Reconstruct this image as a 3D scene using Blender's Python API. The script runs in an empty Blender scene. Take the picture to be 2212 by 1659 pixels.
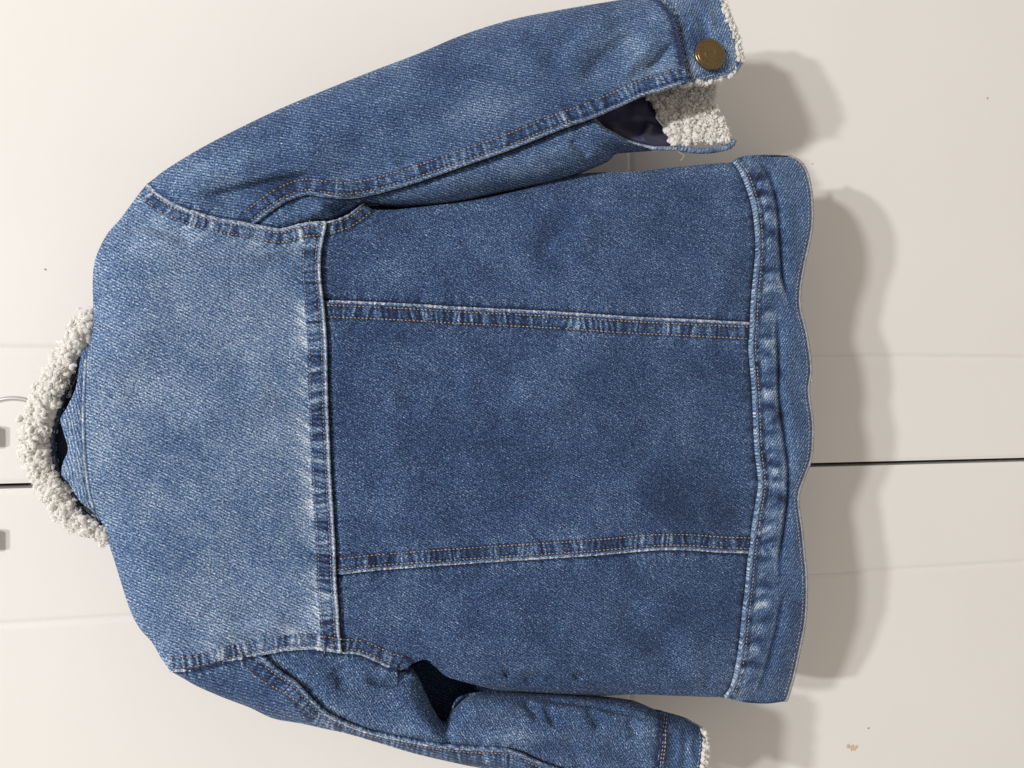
import bpy, math, random
import numpy as np
from mathutils import Vector, Matrix

random.seed(7)
rng = np.random.default_rng(7)
scene = bpy.context.scene
COL = scene.collection

# ------------------------------------------------------------------ camera
# The phone was held sideways: world up (+Z) points to the left of the picture.
TILT = math.radians(12.2)          # camera looks slightly down
FPX = 1598.0                       # focal length in units of a 2212 px wide picture
CU, CV = 1106.0, 829.5
F = np.array([0.0, math.cos(TILT), -math.sin(TILT)])
U = np.array([0.0, math.sin(TILT), math.cos(TILT)])
X = np.array([1.0, 0.0, 0.0])
cam_d = bpy.data.cameras.new('camera')
cam = bpy.data.objects.new('camera', cam_d)
COL.objects.link(cam)
r_, u_, b_ = -U, X, -F
cam.matrix_world = Matrix(((r_[0], u_[0], b_[0], 0), (r_[1], u_[1], b_[1], 0), (r_[2], u_[2], b_[2], 0), (0, 0, 0, 1)))
cam_d.sensor_fit = 'HORIZONTAL'
cam_d.sensor_width = 36.0
cam_d.lens = 36.0 * FPX / 2212.0
cam_d.clip_start = 0.01
cam_d.clip_end = 50
scene.camera = cam

# ------------------------------------------------------------------ light: a room with two ceiling bulbs
world = bpy.data.worlds.new('World')
scene.world = world
world.use_nodes = True
bg = world.node_tree.nodes['Background']
bg.inputs[0].default_value = (1.0, 0.895, 0.785, 1)
bg.inputs[1].default_value = 0.46
def bulb(name, loc, power, radius):
    ld = bpy.data.lights.new(name, 'POINT')
    ld.energy = power
    ld.shadow_soft_size = radius
    ld.color = (1.0, 0.975, 0.955)
    lo = bpy.data.objects.new(name, ld)
    lo.location = loc
    COL.objects.link(lo)
bulb('ceiling_bulb', (0.29, -1.68, 3.24), 338, 0.085)
bulb('ceiling_bulb', (0.70, -2.03, 2.98), 350, 0.145)
vs = scene.view_settings
vs.view_transform = 'Standard'
vs.look = 'None'
vs.gamma = 1
vs.exposure = 0.0
vs.use_curve_mapping = False
scene.cycles.use_denoising = True
scene.cycles.max_bounces = 8

YG = 0.50     # plane in which the jacket hangs
YW = 0.57     # face of the cupboard doors
MM = 0.001
PX = 0.000313  # metres per picture unit on the jacket's plane

def at(u, v, h=0.0, plane=YG):
    """point standing h in front of a vertical plane, seen at (u, v)"""
    u = np.asarray(u, float); v = np.asarray(v, float); h = np.asarray(h, float)
    a = (CU - u) / FPX
    b = (CV - v) / FPX
    dy = F[1] + a * U[1]
    dz = F[2] + a * U[2]
    t = (plane - h) / dy
    return np.stack([b * t, dy * t, dz * t], -1)

# ------------------------------------------------------------------ maths helpers
def crv(pts, n=None, step=4.0):
    """smooth curve through points, evenly spaced"""
    P = np.asarray(pts, float)
    if len(P) == 2:
        fine = P[0] + (P[1] - P[0]) * np.linspace(0, 1, 60)[:, None]
    else:
        Q = np.vstack([2 * P[0] - P[1], P, 2 * P[-1] - P[-2]])
        out = []
        for i in range(1, len(Q) - 2):
            p0, p1, p2, p3 = Q[i - 1], Q[i], Q[i + 1], Q[i + 2]
            t = np.linspace(0, 1, 24, endpoint=False)[:, None]
            out.append(0.5 * ((2 * p1) + (-p0 + p2) * t + (2 * p0 - 5 * p1 + 4 * p2 - p3) * t ** 2 + (-p0 + 3 * p1 - 3 * p2 + p3) * t ** 3))
        out.append(P[-1:])
        fine = np.vstack(out)
    L = np.r_[0, np.cumsum(np.linalg.norm(np.diff(fine, axis=0), axis=1))]
    if n is None:
        n = max(2, int(L[-1] / step) + 1)
    s = np.linspace(0, L[-1], n)
    return np.stack([np.interp(s, L, fine[:, k]) for k in range(P.shape[1])], -1)

def pdist(P, poly):
    """signed distance and arc length to a polyline; P (n,2)"""
    A = poly[:-1]; D = poly[1:] - A
    L = np.linalg.norm(D, axis=1)
    S = np.r_[0, np.cumsum(L)]
    best = np.full(len(P), 1e9); arc = np.zeros(len(P)); sg = np.ones(len(P))
    for i in range(len(A)):
        w = P - A[i]
        t = np.clip((w @ D[i]) / (L[i] ** 2 + 1e-12), 0, 1)
        q = w - t[:, None] * D[i]
        d = np.hypot(q[:, 0], q[:, 1])
        m = d < best
        best = np.where(m, d, best)
        arc = np.where(m, S[i] + t * L[i], arc)
        cr = D[i][0] * w[:, 1] - D[i][1] * w[:, 0]
        sg = np.where(m, np.sign(cr), sg)
    return best, arc, sg, S[-1]

def ell(x):
    x = np.clip(x, 0, 1)
    return np.sqrt(np.clip(1 - (1 - x) ** 2, 0, 1))

def sm(x, a, b):
    t = np.clip((x - a) / (b - a), 0, 1)
    return t * t * (3 - 2 * t)

_T = rng.random((256, 256))
def vn(x, y=0.0):
    x, y = np.broadcast_arrays(np.asarray(x, float), np.asarray(y, float))
    xi = np.floor(x).astype(int); yi = np.floor(y).astype(int)
    fx = x - xi; fy = y - yi
    fx = fx * fx * (3 - 2 * fx); fy = fy * fy * (3 - 2 * fy)
    g = lambda i, j: _T[(xi + i) & 255, (yi + j) & 255]
    return ((g(0, 0) * (1 - fx) + g(1, 0) * fx) * (1 - fy) + (g(0, 1) * (1 - fx) + g(1, 1) * fx) * fy) * 2 - 1

def fbm(P, s, o=3, off=0.0):
    r = 0; a = 1.0; tot = 0
    for k in range(o):
        r = r + a * vn(P[:, 0] / s + 17.3 * k + off, P[:, 1] / s + 5.1 * k + off * 1.7)
        tot += a; a *= 0.5; s *= 0.5
    return r / tot

def fold(P, pts, w, amp, sharp=None, taper=0.25):
    """ridge (amp>0) or valley (amp<0) along a curve; sharp: width on the other side"""
    c = crv(pts, step=8)
    lo = c.min(0) - 5 * w; hi = c.max(0) + 5 * w
    m = (P[:, 0] > lo[0]) & (P[:, 0] < hi[0]) & (P[:, 1] > lo[1]) & (P[:, 1] < hi[1])
    out = np.zeros(len(P))
    if not m.any():
        return out
    d, a, s, L = pdist(P[m], c)
    ww = np.where(s > 0, w, sharp if sharp else w)
    e = np.exp(-(d / ww) ** 2)
    x = a / L
    out[m] = amp * e * sm(x, -0.02, taper) * (1 - sm(x, 1 - taper, 1.02))
    return out

# ------------------------------------------------------------------ node materials
def new_mat(name):
    m = bpy.data.materials.new(name)
    m.use_nodes = True
    nt = m.node_tree
    return m, nt, nt.nodes, nt.links, nt.nodes['Principled BSDF']

def mathn(nt, op, a, b=None, c=None):
    n = nt.nodes.new('ShaderNodeMath'); n.operation = op
    for i, x in enumerate((a, b, c)):
        if x is None: continue
        if hasattr(x, 'is_linked'): nt.links.new(x, n.inputs[i])
        else: n.inputs[i].default_value = x
    return n.outputs[0]

def denim(name, period=1.75, stripe=0.22, fleck=0.30, hue=0.0):
    m, nt, N, L, B = new_mat(name)
    at_ = N.new('ShaderNodeAttribute'); at_.attribute_name = 'flat'
    fd = N.new('ShaderNodeAttribute'); fd.attribute_name = 'fade'
    def noise(scale, detail, vec, dist=0.0):
        n = N.new('ShaderNodeTexNoise'); n.inputs['Scale'].default_value = scale
        n.inputs['Detail'].default_value = detail; n.inputs['Distortion'].default_value = dist
        L.new(vec, n.inputs['Vector']); return n.outputs['Fac']
    def mapping(sx, sy):
        n = N.new('ShaderNodeMapping'); n.inputs['Scale'].default_value = (sx, sy, 1)
        L.new(at_.outputs['Vector'], n.inputs['Vector']); return n.outputs['Vector']
    # 'flat' is in millimetres with x along the twill line, y across it
    warp = noise(1.0, 2, mapping(0.10, 0.16))
    sx = N.new('ShaderNodeSeparateXYZ'); L.new(at_.outputs['Vector'], sx.inputs[0])
    ph = mathn(nt, 'ADD', mathn(nt, 'MULTIPLY', sx.outputs['Y'], 2 * math.pi / period), mathn(nt, 'MULTIPLY', warp, 7.0))
    st = mathn(nt, 'SINE', ph)
    brk = noise(1.0, 3, mapping(0.42, 0.55))                 # where the twill line is worn or broken
    st = mathn(nt, 'MULTIPLY', st, mathn(nt, 'MULTIPLY_ADD', brk, 1.8, -0.25))
    fl = noise(1.0, 2, mapping(0.75, 1.5))                   # yarn flecks
    fl2 = noise(1.0, 2, mapping(1.3, 0.9), 0.6)
    fl3 = noise(1.0, 3, mapping(0.22, 0.62), 0.4)            # slubs along the twill
    cl = noise(1.0, 3, mapping(0.055, 0.07))                 # cloudy wash
    v = mathn(nt, 'MULTIPLY_ADD', st, stripe * 0.5, fd.outputs['Fac'])
    v = mathn(nt, 'ADD', v, mathn(nt, 'MULTIPLY', mathn(nt, 'SUBTRACT', fl, 0.5), fleck * 1.7))
    v = mathn(nt, 'ADD', v, mathn(nt, 'MULTIPLY', mathn(nt, 'SUBTRACT', fl2, 0.5), fleck * 1.5))
    v = mathn(nt, 'ADD', v, mathn(nt, 'MULTIPLY', mathn(nt, 'SUBTRACT', fl3, 0.5), fleck * 0.6))
    v = mathn(nt, 'ADD', v, mathn(nt, 'MULTIPLY', mathn(nt, 'SUBTRACT', cl, 0.5), 0.22))
    rp = N.new('ShaderNodeValToRGB')
    els = rp.color_ramp.elements
    stops = [(0.0, (0.009, 0.012, 0.030)), (0.22, (0.016, 0.030, 0.082)), (0.42, (0.034, 0.079, 0.190)),
             (0.60, (0.100, 0.174, 0.305)), (0.80, (0.31, 0.39, 0.505)), (1.0, (0.68, 0.71, 0.745))]
    els[0].position, els[0].color = stops[0][0], (*stops[0][1], 1)
    els[1].position, els[1].color = stops[-1][0], (*stops[-1][1], 1)
    for p, c in stops[1:-1]:
        e = els.new(p); e.color = (*c, 1)
    L.new(v, rp.inputs[0])
    L.new(rp.outputs[0], B.inputs['Base Color'])
    B.inputs['Roughness'].default_value = 0.88
    B.inputs['Specular IOR Level'].default_value = 0.18
    B.inputs['Sheen Weight'].default_value = 0.06
    B.inputs['Sheen Roughness'].default_value = 0.6
    hb = mathn(nt, 'ADD', mathn(nt, 'MULTIPLY', st, 0.6), mathn(nt, 'MULTIPLY', fl, 0.9))
    bp = N.new('ShaderNodeBump'); bp.inputs['Strength'].default_value = 0.55; bp.inputs['Distance'].default_value = 0.00025
    L.new(hb, bp.inputs['Height']); L.new(bp.outputs[0], B.inputs['Normal'])
    return m

M_DENIM = denim('denim_twill', stripe=0.34, fleck=0.64)
M_DENIMF = denim('denim_fine', period=1.5, stripe=0.26, fleck=0.78)

def simple(name, col, rough, metal=0.0, noise_scale=0, noise_amt=0.0, bump=0.0, bump_scale=0, spec=0.5):
    m, nt, N, L, B = new_mat(name)
    B.inputs['Roughness'].default_value = rough
    B.inputs['Metallic'].default_value = metal
    B.inputs['Specular IOR Level'].default_value = spec
    B.inputs['Base Color'].default_value = (*col, 1)
    tc = N.new('ShaderNodeTexCoord')
    if noise_amt:
        n = N.new('ShaderNodeTexNoise'); n.inputs['Scale'].default_value = noise_scale; n.inputs['Detail'].default_value = 5
        L.new(tc.outputs['Object'], n.inputs['Vector'])
        mx = N.new('ShaderNodeMix'); mx.data_type = 'RGBA'
        mx.inputs[6].default_value = (*[c * (1 - noise_amt) for c in col], 1)
        mx.inputs[7].default_value = (*[min(1, c * (1 + noise_amt)) for c in col], 1)
        L.new(n.outputs['Fac'], mx.inputs[0]); L.new(mx.outputs[2], B.inputs['Base Color'])
    if bump:
        n = N.new('ShaderNodeTexNoise'); n.inputs['Scale'].default_value = bump_scale; n.inputs['Detail'].default_value = 4
        L.new(tc.outputs['Object'], n.inputs['Vector'])
        bp = N.new('ShaderNodeBump'); bp.inputs['Strength'].default_value = 1.0; bp.inputs['Distance'].default_value = bump
        L.new(n.outputs['Fac'], bp.inputs['Height']); L.new(bp.outputs[0], B.inputs['Normal'])
    return m

M_THREAD = simple('tan_thread', (0.37, 0.305, 0.225), 0.75, noise_scale=260, noise_amt=0.65, spec=0.3)
M_THREADG = simple('grey_thread', (0.36, 0.33, 0.30), 0.75, noise_scale=220, noise_amt=0.6, spec=0.3)
M_HEM = simple('hem_binding', (0.27, 0.265, 0.275), 0.85, noise_scale=420, noise_amt=0.75, bump=0.0004, bump_scale=900, spec=0.2)
M_LINING = simple('navy_satin', (0.034, 0.036, 0.080), 0.45, bump=0.0005, bump_scale=60)
M_BLACKBIND = simple('navy_binding', (0.018, 0.026, 0.048), 0.85, noise_scale=900, noise_amt=0.6, bump=0.0006, bump_scale=900)
M_BRASS = simple('antique_brass', (0.23, 0.165, 0.085), 0.27, metal=1.0, noise_scale=600, noise_amt=0.25, bump=0.00005, bump_scale=1500)
M_STEEL = simple('polished_wire', (0.88, 0.88, 0.90), 0.30, metal=1.0)
M_PLASTIC = simple('white_plastic', (0.75, 0.74, 0.72), 0.4)
M_DARKWOOD = simple('dark_cupboard_inside', (0.03, 0.025, 0.02), 0.8)

def sherpa_mat():
    m, nt, N, L, B = new_mat('cream_sherpa')
    tc = N.new('ShaderNodeTexCoord')
    n = N.new('ShaderNodeTexNoise'); n.inputs['Scale'].default_value = 260; n.inputs['Detail'].default_value = 4
    L.new(tc.outputs['Object'], n.inputs['Vector'])
    rp = N.new('ShaderNodeValToRGB')
    rp.color_ramp.elements[0].position = 0.25; rp.color_ramp.elements[0].color = (0.97, 0.955, 0.92, 1)
    rp.color_ramp.elements[1].position = 0.7; rp.color_ramp.elements[1].color = (0.99, 0.985, 0.97, 1)
    L.new(n.outputs['Fac'], rp.inputs[0])
    # loose wool: scatters and lets light through
    df = N.new('ShaderNodeBsdfDiffuse'); tr = N.new('ShaderNodeBsdfTranslucent'); mx = N.new('ShaderNodeMixShader')
    mx.inputs[0].default_value = 0.55
    L.new(rp.outputs[0], df.inputs['Color']); L.new(rp.outputs[0], tr.inputs['Color'])
    L.new(df.outputs[0], mx.inputs[1]); L.new(tr.outputs[0], mx.inputs[2])
    L.new(mx.outputs[0], N['Material Output'].inputs['Surface'])
    N.remove(B)
    return m
M_SHERPA = sherpa_mat()

def paint_mat():
    m, nt, N, L, B = new_mat('white_door_paint')
    tc = N.new('ShaderNodeTexCoord')
    n = N.new('ShaderNodeTexNoise'); n.inputs['Scale'].default_value = 7; n.inputs['Detail'].default_value = 6
    L.new(tc.outputs['Object'], n.inputs['Vector'])
    rp = N.new('ShaderNodeValToRGB')
    rp.color_ramp.elements[0].position = 0.3; rp.color_ramp.elements[0].color = (0.77, 0.757, 0.735, 1)
    rp.color_ramp.elements[1].position = 0.7; rp.color_ramp.elements[1].color = (0.79, 0.778, 0.757, 1)
    L.new(n.outputs['Fac'], rp.inputs[0])
    L.new(rp.outputs[0], B.inputs['Base Color'])
    B.inputs['Roughness'].default_value = 0.33
    B.inputs['Specular IOR Level'].default_value = 0.45
    n2 = N.new('ShaderNodeTexNoise'); n2.inputs['Scale'].default_value = 90; n2.inputs['Detail'].default_value = 3
    L.new(tc.outputs['Object'], n2.inputs['Vector'])
    bp = N.new('ShaderNodeBump'); bp.inputs['Strength'].default_value = 0.12; bp.inputs['Distance'].default_value = 0.0006
    L.new(n2.outputs['Fac'], bp.inputs['Height']); L.new(bp.outputs[0], B.inputs['Normal'])
    return m
M_PAINT = paint_mat()
M_EDGE = simple('door_edge_beige', (0.50, 0.43, 0.33), 0.5)
M_STAIN = simple('brown_mark', (0.60, 0.49, 0.36), 0.6, noise_scale=400, noise_amt=0.4)
M_SPECK = simple('dark_speck', (0.36, 0.30, 0.25), 0.6)

# ------------------------------------------------------------------ object helpers
def mesh_obj(name, verts, faces, mat, parent=None, smooth=True, attrs=None):
    me = bpy.data.meshes.new(name)
    verts = np.asarray(verts, np.float32)
    if isinstance(faces, np.ndarray):
        nf, k = faces.shape
        me.vertices.add(len(verts)); me.vertices.foreach_set('co', verts.ravel())
        me.loops.add(nf * k); me.loops.foreach_set('vertex_index', faces.astype(np.int32).ravel())
        me.polygons.add(nf)
        me.polygons.foreach_set('loop_start', np.arange(0, nf * k, k, dtype=np.int32))
        me.polygons.foreach_set('loop_total', np.full(nf, k, np.int32))
        me.update(calc_edges=True); me.validate()
    else:
        me.from_pydata([tuple(v) for v in verts], [], faces); me.update()
    if attrs:
        for k, (typ, arr) in attrs.items():
            a = me.attributes.new(k, typ, 'POINT')
            a.data.foreach_set('vector' if typ == 'FLOAT_VECTOR' else 'value', np.asarray(arr, np.float32).ravel())
    if smooth:
        me.polygons.foreach_set('use_smooth', np.ones(len(me.polygons), bool))
    me.materials.append(mat)
    o = bpy.data.objects.new(name, me)
    COL.objects.link(o)
    if parent is not None: o.parent = parent
    return o

def empty(name, loc=(0, 0, 0)):
    o = bpy.data.objects.new(name, None); o.location = loc
    o.empty_display_size = 0.02
    COL.objects.link(o); return o

def tag(o, label=None, cat=None, group=None, kind=None):
    for k, v in (('label', label), ('category', cat), ('group', group), ('kind', kind)):
        if v: o[k] = v
    return o

def box(x0, x1, y0, y1, z0, z1, bev=0.0):
    import bmesh
    bm = bmesh.new()
    bmesh.ops.create_cube(bm, size=1)
    for v in bm.verts:
        v.co = Vector(((x0 + x1) / 2 + v.co.x * (x1 - x0), (y0 + y1) / 2 + v.co.y * (y1 - y0), (z0 + z1) / 2 + v.co.z * (z1 - z0)))
    if bev:
        bmesh.ops.bevel(bm, geom=list(bm.edges), offset=bev, segments=3, affect='EDGES', profile=0.5)
    return bm

def bm_obj(name, bm, mat, parent=None, smooth=False):
    me = bpy.data.meshes.new(name); bm.to_mesh(me); bm.free()
    if smooth: me.polygons.foreach_set('use_smooth', np.ones(len(me.polygons), bool))
    me.materials.append(mat)
    o = bpy.data.objects.new(name, me); COL.objects.link(o)
    if parent is not None: o.parent = parent
    return o

# ------------------------------------------------------------------ cupboard doors
GAP_X = -0.0702
GRV = 0.0948
ZH = -0.2228
def make_door(sign, label):
    d = empty('cupboard_door', (GAP_X + sign * 0.001, YW, -1.1))
    tag(d, label, 'door', 'pair of cupboard doors')
    def rel(bm):
        for v in bm.verts: v.co -= Vector(d.location)
        return bm
    e0 = GAP_X + sign * 0.0018
    g = GAP_X + sign * GRV
    far = GAP_X + sign * 0.62
    def panel(xa, xb, za, zb):
        xa, xb = sorted((xa, xb))
        V = []
        for ins, y in ((0.0040, 0.0), (0.0028, 0.00012), (0.0018, 0.0004), (0.0009, 0.00075), (0.0, 0.0009), (0.0, 0.016)):
            for (x, z) in ((xa + ins, za + ins), (xb - ins, za + ins), (xb - ins, zb - ins), (xa + ins, zb - ins)):
                V.append((x - d.location[0], YW + y - d.location[1], z - d.location[2]))
        fc = [(0, 1, 2, 3)]
        for r in range(5):
            for q in range(4):
                fc.append((4 * r + q, 4 * (r + 1) + q, 4 * (r + 1) + (q + 1) % 4, 4 * r + (q + 1) % 4))
        mesh_obj('panel', V, fc, M_PAINT, d, False)
    k = 0.0003
    panel(e0, g - sign * k, -1.05, 0.75)
    panel(g + sign * k, far, ZH + k, 0.75)
    panel(g + sign * k, far, -1.05, ZH - k)
    xa, xb = sorted((e0 + sign * 0.0002, far))
    bm_obj('backing_board', rel(box(xa, xb, YW + 0.0012, YW + 0.020, -1.06, 0.76)), M_PAINT, d)
    hx = GAP_X + sign * 0.0352
    bar = bm_obj('handle', rel(box(hx - 0.007, hx + 0.007, YW - 0.0095, YW - 0.0025, 0.2415, 0.37, 0.0015)), M_PLASTIC, d, True)
    for z in (0.256, 0.356):
        bm_obj('handle_post', rel(box(hx - 0.0055, hx + 0.0055, YW - 0.003, YW + 0.001, z - 0.006, z + 0.006, 0.001)), M_PLASTIC, d, True)
    return d
door_r = make_door(+1, 'white grooved cupboard door behind the brass-buttoned sleeve of the jacket')
door_l = make_door(-1, 'white grooved cupboard door with small brown stain and dark speck below the hem')
inside = bm_obj('cupboard_back', box(-0.8, 0.8, YW + 0.25, YW + 0.27, -1.2, 0.9), M_DARKWOOD)  # cupboard back, added and coloured dark so the door gap reads black
tag(inside, 'dark inside of the cupboard seen through the gap between doors', None, None, 'structure')

def blotch(u, v, r, mat, door, squash=1.0):
    c = at(u, v, 0.0, YW)
    n = 14; ring = []
    for k in range(n):
        a = 2 * math.pi * k / n
        rr = r * (0.75 + 0.5 * random.random())
        ring.append((c[0] + rr * math.cos(a) - door.location[0], YW - 0.00025 - door.location[1], c[2] + rr * squash * math.sin(a) - door.location[2]))
    ring.append((c[0] - door.location[0], YW - 0.00035 - door.location[1], c[2] - door.location[2]))
    mesh_obj('paint_mark', ring, [(k, (k + 1) % n, n) for k in range(n)], mat, door, False)
for (u, v, r) in ((1832, 1612, 0.0022), (1841, 1615, 0.0028), (1850, 1613, 0.0018), (1846, 1618, 0.0014)):
    blotch(u, v, r, M_STAIN, door_l, 0.8)
blotch(1876, 1573, 0.0008, M_SPECK, door_l)
blotch(98, 582, 0.0007, M_SPECK, door_r)
blotch(2133, 212, 0.0009, M_SPECK, door_r)
blotch(1755, 354, 0.0006, M_SPECK, door_r)

# ------------------------------------------------------------------ traced seam and edge lines of the jacket (picture units)
SHOULDER = [(318, 397), (295, 425), (262, 470), (232, 505), (211, 545), (202, 580), (200, 625), (201, 665), (197, 710), (190, 764),
            (186, 836), (185, 907), (188, 979), (195, 1050), (207, 1097), (224, 1142), (245, 1205), (262, 1260), (280, 1315),
            (300, 1355), (330, 1390), (347, 1420), (368, 1450)]
YOKE = [(705, 480), (700, 505), (692, 550), (692, 600), (698, 650), (702, 700), (705, 750), (706, 825), (708, 890), (711, 960), (714, 1030),
        (720, 1130), (724, 1205), (725, 1255), (729, 1305), (733, 1370), (737, 1410)]
ARM_R = [(318, 397), (350, 425), (390, 447), (435, 462), (480, 474), (530, 482), (575, 491), (607, 495), (645, 486), (670, 481), (705, 480)]
ARM_R2 = [(705, 480), (728, 474), (750, 465), (770, 451), (786, 438)]
ARM_L = [(368, 1450), (425, 1447), (475, 1434), (525, 1422), (575, 1412), (625, 1404), (675, 1402), (737, 1410)]
ARM_L2 = [(737, 1410), (775, 1413), (810, 1427), (840, 1441), (868, 1447)]
SEAM_R = [(700, 650), (800, 654), (900, 659), (1000, 665), (1106, 670), (1206, 675), (1356, 685), (1506, 692), (1627, 698)]
SEAM_L = [(723, 1241), (800, 1232), (900, 1224), (1000, 1217), (1106, 1210), (1206, 1204), (1306, 1197), (1406, 1188), (1481, 1187), (1556, 1192), (1622, 1194)]
WAIST = [(1586, 350), (1606, 377), (1621, 415), (1631, 455), (1636, 500), (1637, 540), (1633, 590), (1628, 640), (1625, 700), (1622, 750), (1626, 800),
         (1630, 855), (1633, 930), (1636, 980), (1643, 1045), (1636, 1095), (1628, 1150), (1621, 1205), (1615, 1270), (1608, 1330), (1602, 1390),
         (1593, 1445), (1581, 1485), (1566, 1507)]
HEM = [(1701, 336), (1726, 347), (1743, 370), (1753, 410), (1756, 450), (1755, 490), (1748, 530), (1738, 575), (1730, 625), (1730, 665), (1741, 710),
       (1748, 750), (1753, 800), (1748, 845), (1756, 905), (1757, 945), (1753, 990), (1741, 1025), (1728, 1060), (1726, 1090), (1733, 1140),
       (1738, 1190), (1743, 1245), (1743, 1305), (1738, 1355), (1728, 1405), (1716, 1460), (1703, 1505), (1696, 1515)]
SIDE_R = [(786, 438), (805, 452), (850, 453), (900, 448), (1000, 436), (1106, 415), (1156, 402), (1206, 387), (1256, 375), (1306, 372), (1381, 369), (1456, 361), (1531, 354), (1586, 350)]
SIDE_L = [(868, 1447), (895, 1432), (920, 1425), (940, 1440), (967, 1462), (1030, 1480), (1088, 1492), (1176, 1497), (1286, 1503), (1374, 1500), (1454, 1503), (1566, 1507)]
# right sleeve
RS_OUT = [(318, 397), (330, 388), (360, 365), (425, 325), (500, 285), (600, 237), (700, 195), (800, 155), (900, 117), (1000, 75), (1106, 42), (1206, 22), (1306, 5), (1400, -10)]
RS_RIDGE = [(547, 484), (575, 462), (615, 435), (660, 419), (700, 424), (750, 427), (800, 420), (850, 407), (900, 392), (950, 375), (1000, 357), (1050, 340),
            (1106, 320), (1156, 300), (1226, 272), (1281, 253), (1331, 232), (1386, 207), (1426, 195), (1466, 182), (1481, 178)]
RS_LOW = [(705, 492), (735, 478), (757, 458), (785, 440), (850, 444), (925, 442), (1000, 433), (1106, 411), (1181, 396), (1231, 381), (1271, 366), (1316, 346), (1331, 331), (1356, 327), (1410, 323)]
CUFF_R = [(1400, -10), (1428, 6), (1451, 40), (1463, 90), (1473, 140), (1481, 178)]
# left sleeve
LS_OUT = [(368, 1450), (390, 1462), (425, 1482), (475, 1504), (540, 1529), (590, 1552), (650, 1563), (700, 1574), (750, 1585), (825, 1607), (900, 1629), (1000, 1652), (1050, 1662), (1150, 1690), (1300, 1725), (1412, 1752)]
LS_RIDGE = [(556, 1416), (600, 1449), (640, 1477), (670, 1509), (700, 1537), (740, 1559), (800, 1581), (883, 1599), (956, 1611), (1030, 1617), (1085, 1619), (1121, 1628), (1158, 1645), (1194, 1658), (1290, 1690), (1415, 1722)]
LS_IN = [(868, 1447), (884, 1442), (900, 1458), (916, 1491), (934, 1530), (951, 1558), (966, 1562), (976, 1537), (987, 1515), (1010, 1504), (1066, 1497), (1154, 1498), (1280, 1506), (1359, 1515), (1389, 1524), (1414, 1535), (1430, 1539)]
CUFF_L = [(1430, 1539), (1426, 1572), (1425, 1608), (1419, 1659), (1412, 1752)]

VR = crv([(1790, 330), (1586, 345), (1381, 364), (1206, 383), (1000, 428), (825, 440), (700, 430), (550, 405), (420, 385), (318, 380)], step=14)
VL = crv([(1740, 1522), (1566, 1512), (1374, 1505), (1176, 1500), (1030, 1484), (900, 1470), (750, 1465), (600, 1462), (368, 1462)], step=14)
SH = crv(SHOULDER, step=14)
HEMC = crv(HEM, step=6)

def body_base(P):
    dr = pdist(P, VR)[0]; dl = pdist(P, VL)[0]; ds = pdist(P, SH)[0]
    neck = sm(P[:, 1], 735, 800) * (1 - sm(P[:, 1], 1060, 1135))
    ds = ds + 42 * neck
    h = (20 - 7 * sm(P[:, 0], 1250, 1720)) * MM * ell(dr / 150) * ell(dl / 140) * (0.25 + 0.75 * ell(ds / 130))
    h = h * ell(ds / 60) ** 0.5
    # slow swell of padded fabric
    h = h + 2.2 * MM * fbm(P, 230, 2, 3.0) * ell(ds / 90) * ell(dr / 90) * ell(dl / 90)
    return h

BODY_FOLDS = [
    ([(255, 500), (310, 487), (360, 500), (430, 527)], 15, -3.2, 22), ([(275, 525), (350, 522), (450, 545), (600, 545), (660, 515)], 16, 1.8, 26),
    ([(420, 1395), (520, 1360), (640, 1340)], 22, 1.4, 30), ([(480, 1345), (600, 1325), (690, 1345)], 20, -1.2, 26),
    ([(1160, 560), (1200, 500), (1240, 450)], 22, -1.6, 26), ([(1230, 580), (1270, 510), (1290, 470)], 24, 1.2, 30),
    ([(850, 880), (930, 830), (1010, 800)], 34, -1.4, 30), ([(1100, 860), (1250, 880)], 40, 1.0, 40), ([(880, 1010), (1000, 1080), (1150, 1110)], 40, -1.2, 40),
    ([(1320, 1290), (1400, 1380), (1480, 1460)], 26, -2.0, 34), ([(1400, 1280), (1470, 1370), (1530, 1450)], 28, 1.5, 34),
    ([(1130, 1470), (1180, 1452)], 10, -1.8, 12), ([(1090, 1462), (1105, 1450)], 8, -1.6, 10), ([(1240, 1466), (1260, 1452)], 9, -1.6, 12),
    ([(1520, 1485), (1540, 1462)], 9, -1.4, 12), ([(1480, 930), (1560, 1000), (1600, 1060)], 30, -1.0, 34), ([(1500, 520), (1560, 600), (1600, 660)], 30, 1.0, 34),
    ([(725, 470), (790, 482), (880, 470)], 18, -1.5, 14), ([(900, 1445), (980, 1478), (1100, 1485), (1300, 1490)], 10, 1.2, 14),
    ([(400, 900), (520, 870), (600, 830)], 40, 1.2, 40), ([(300, 760), (420, 740), (560, 760)], 44, -1.0, 40),
]
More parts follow.
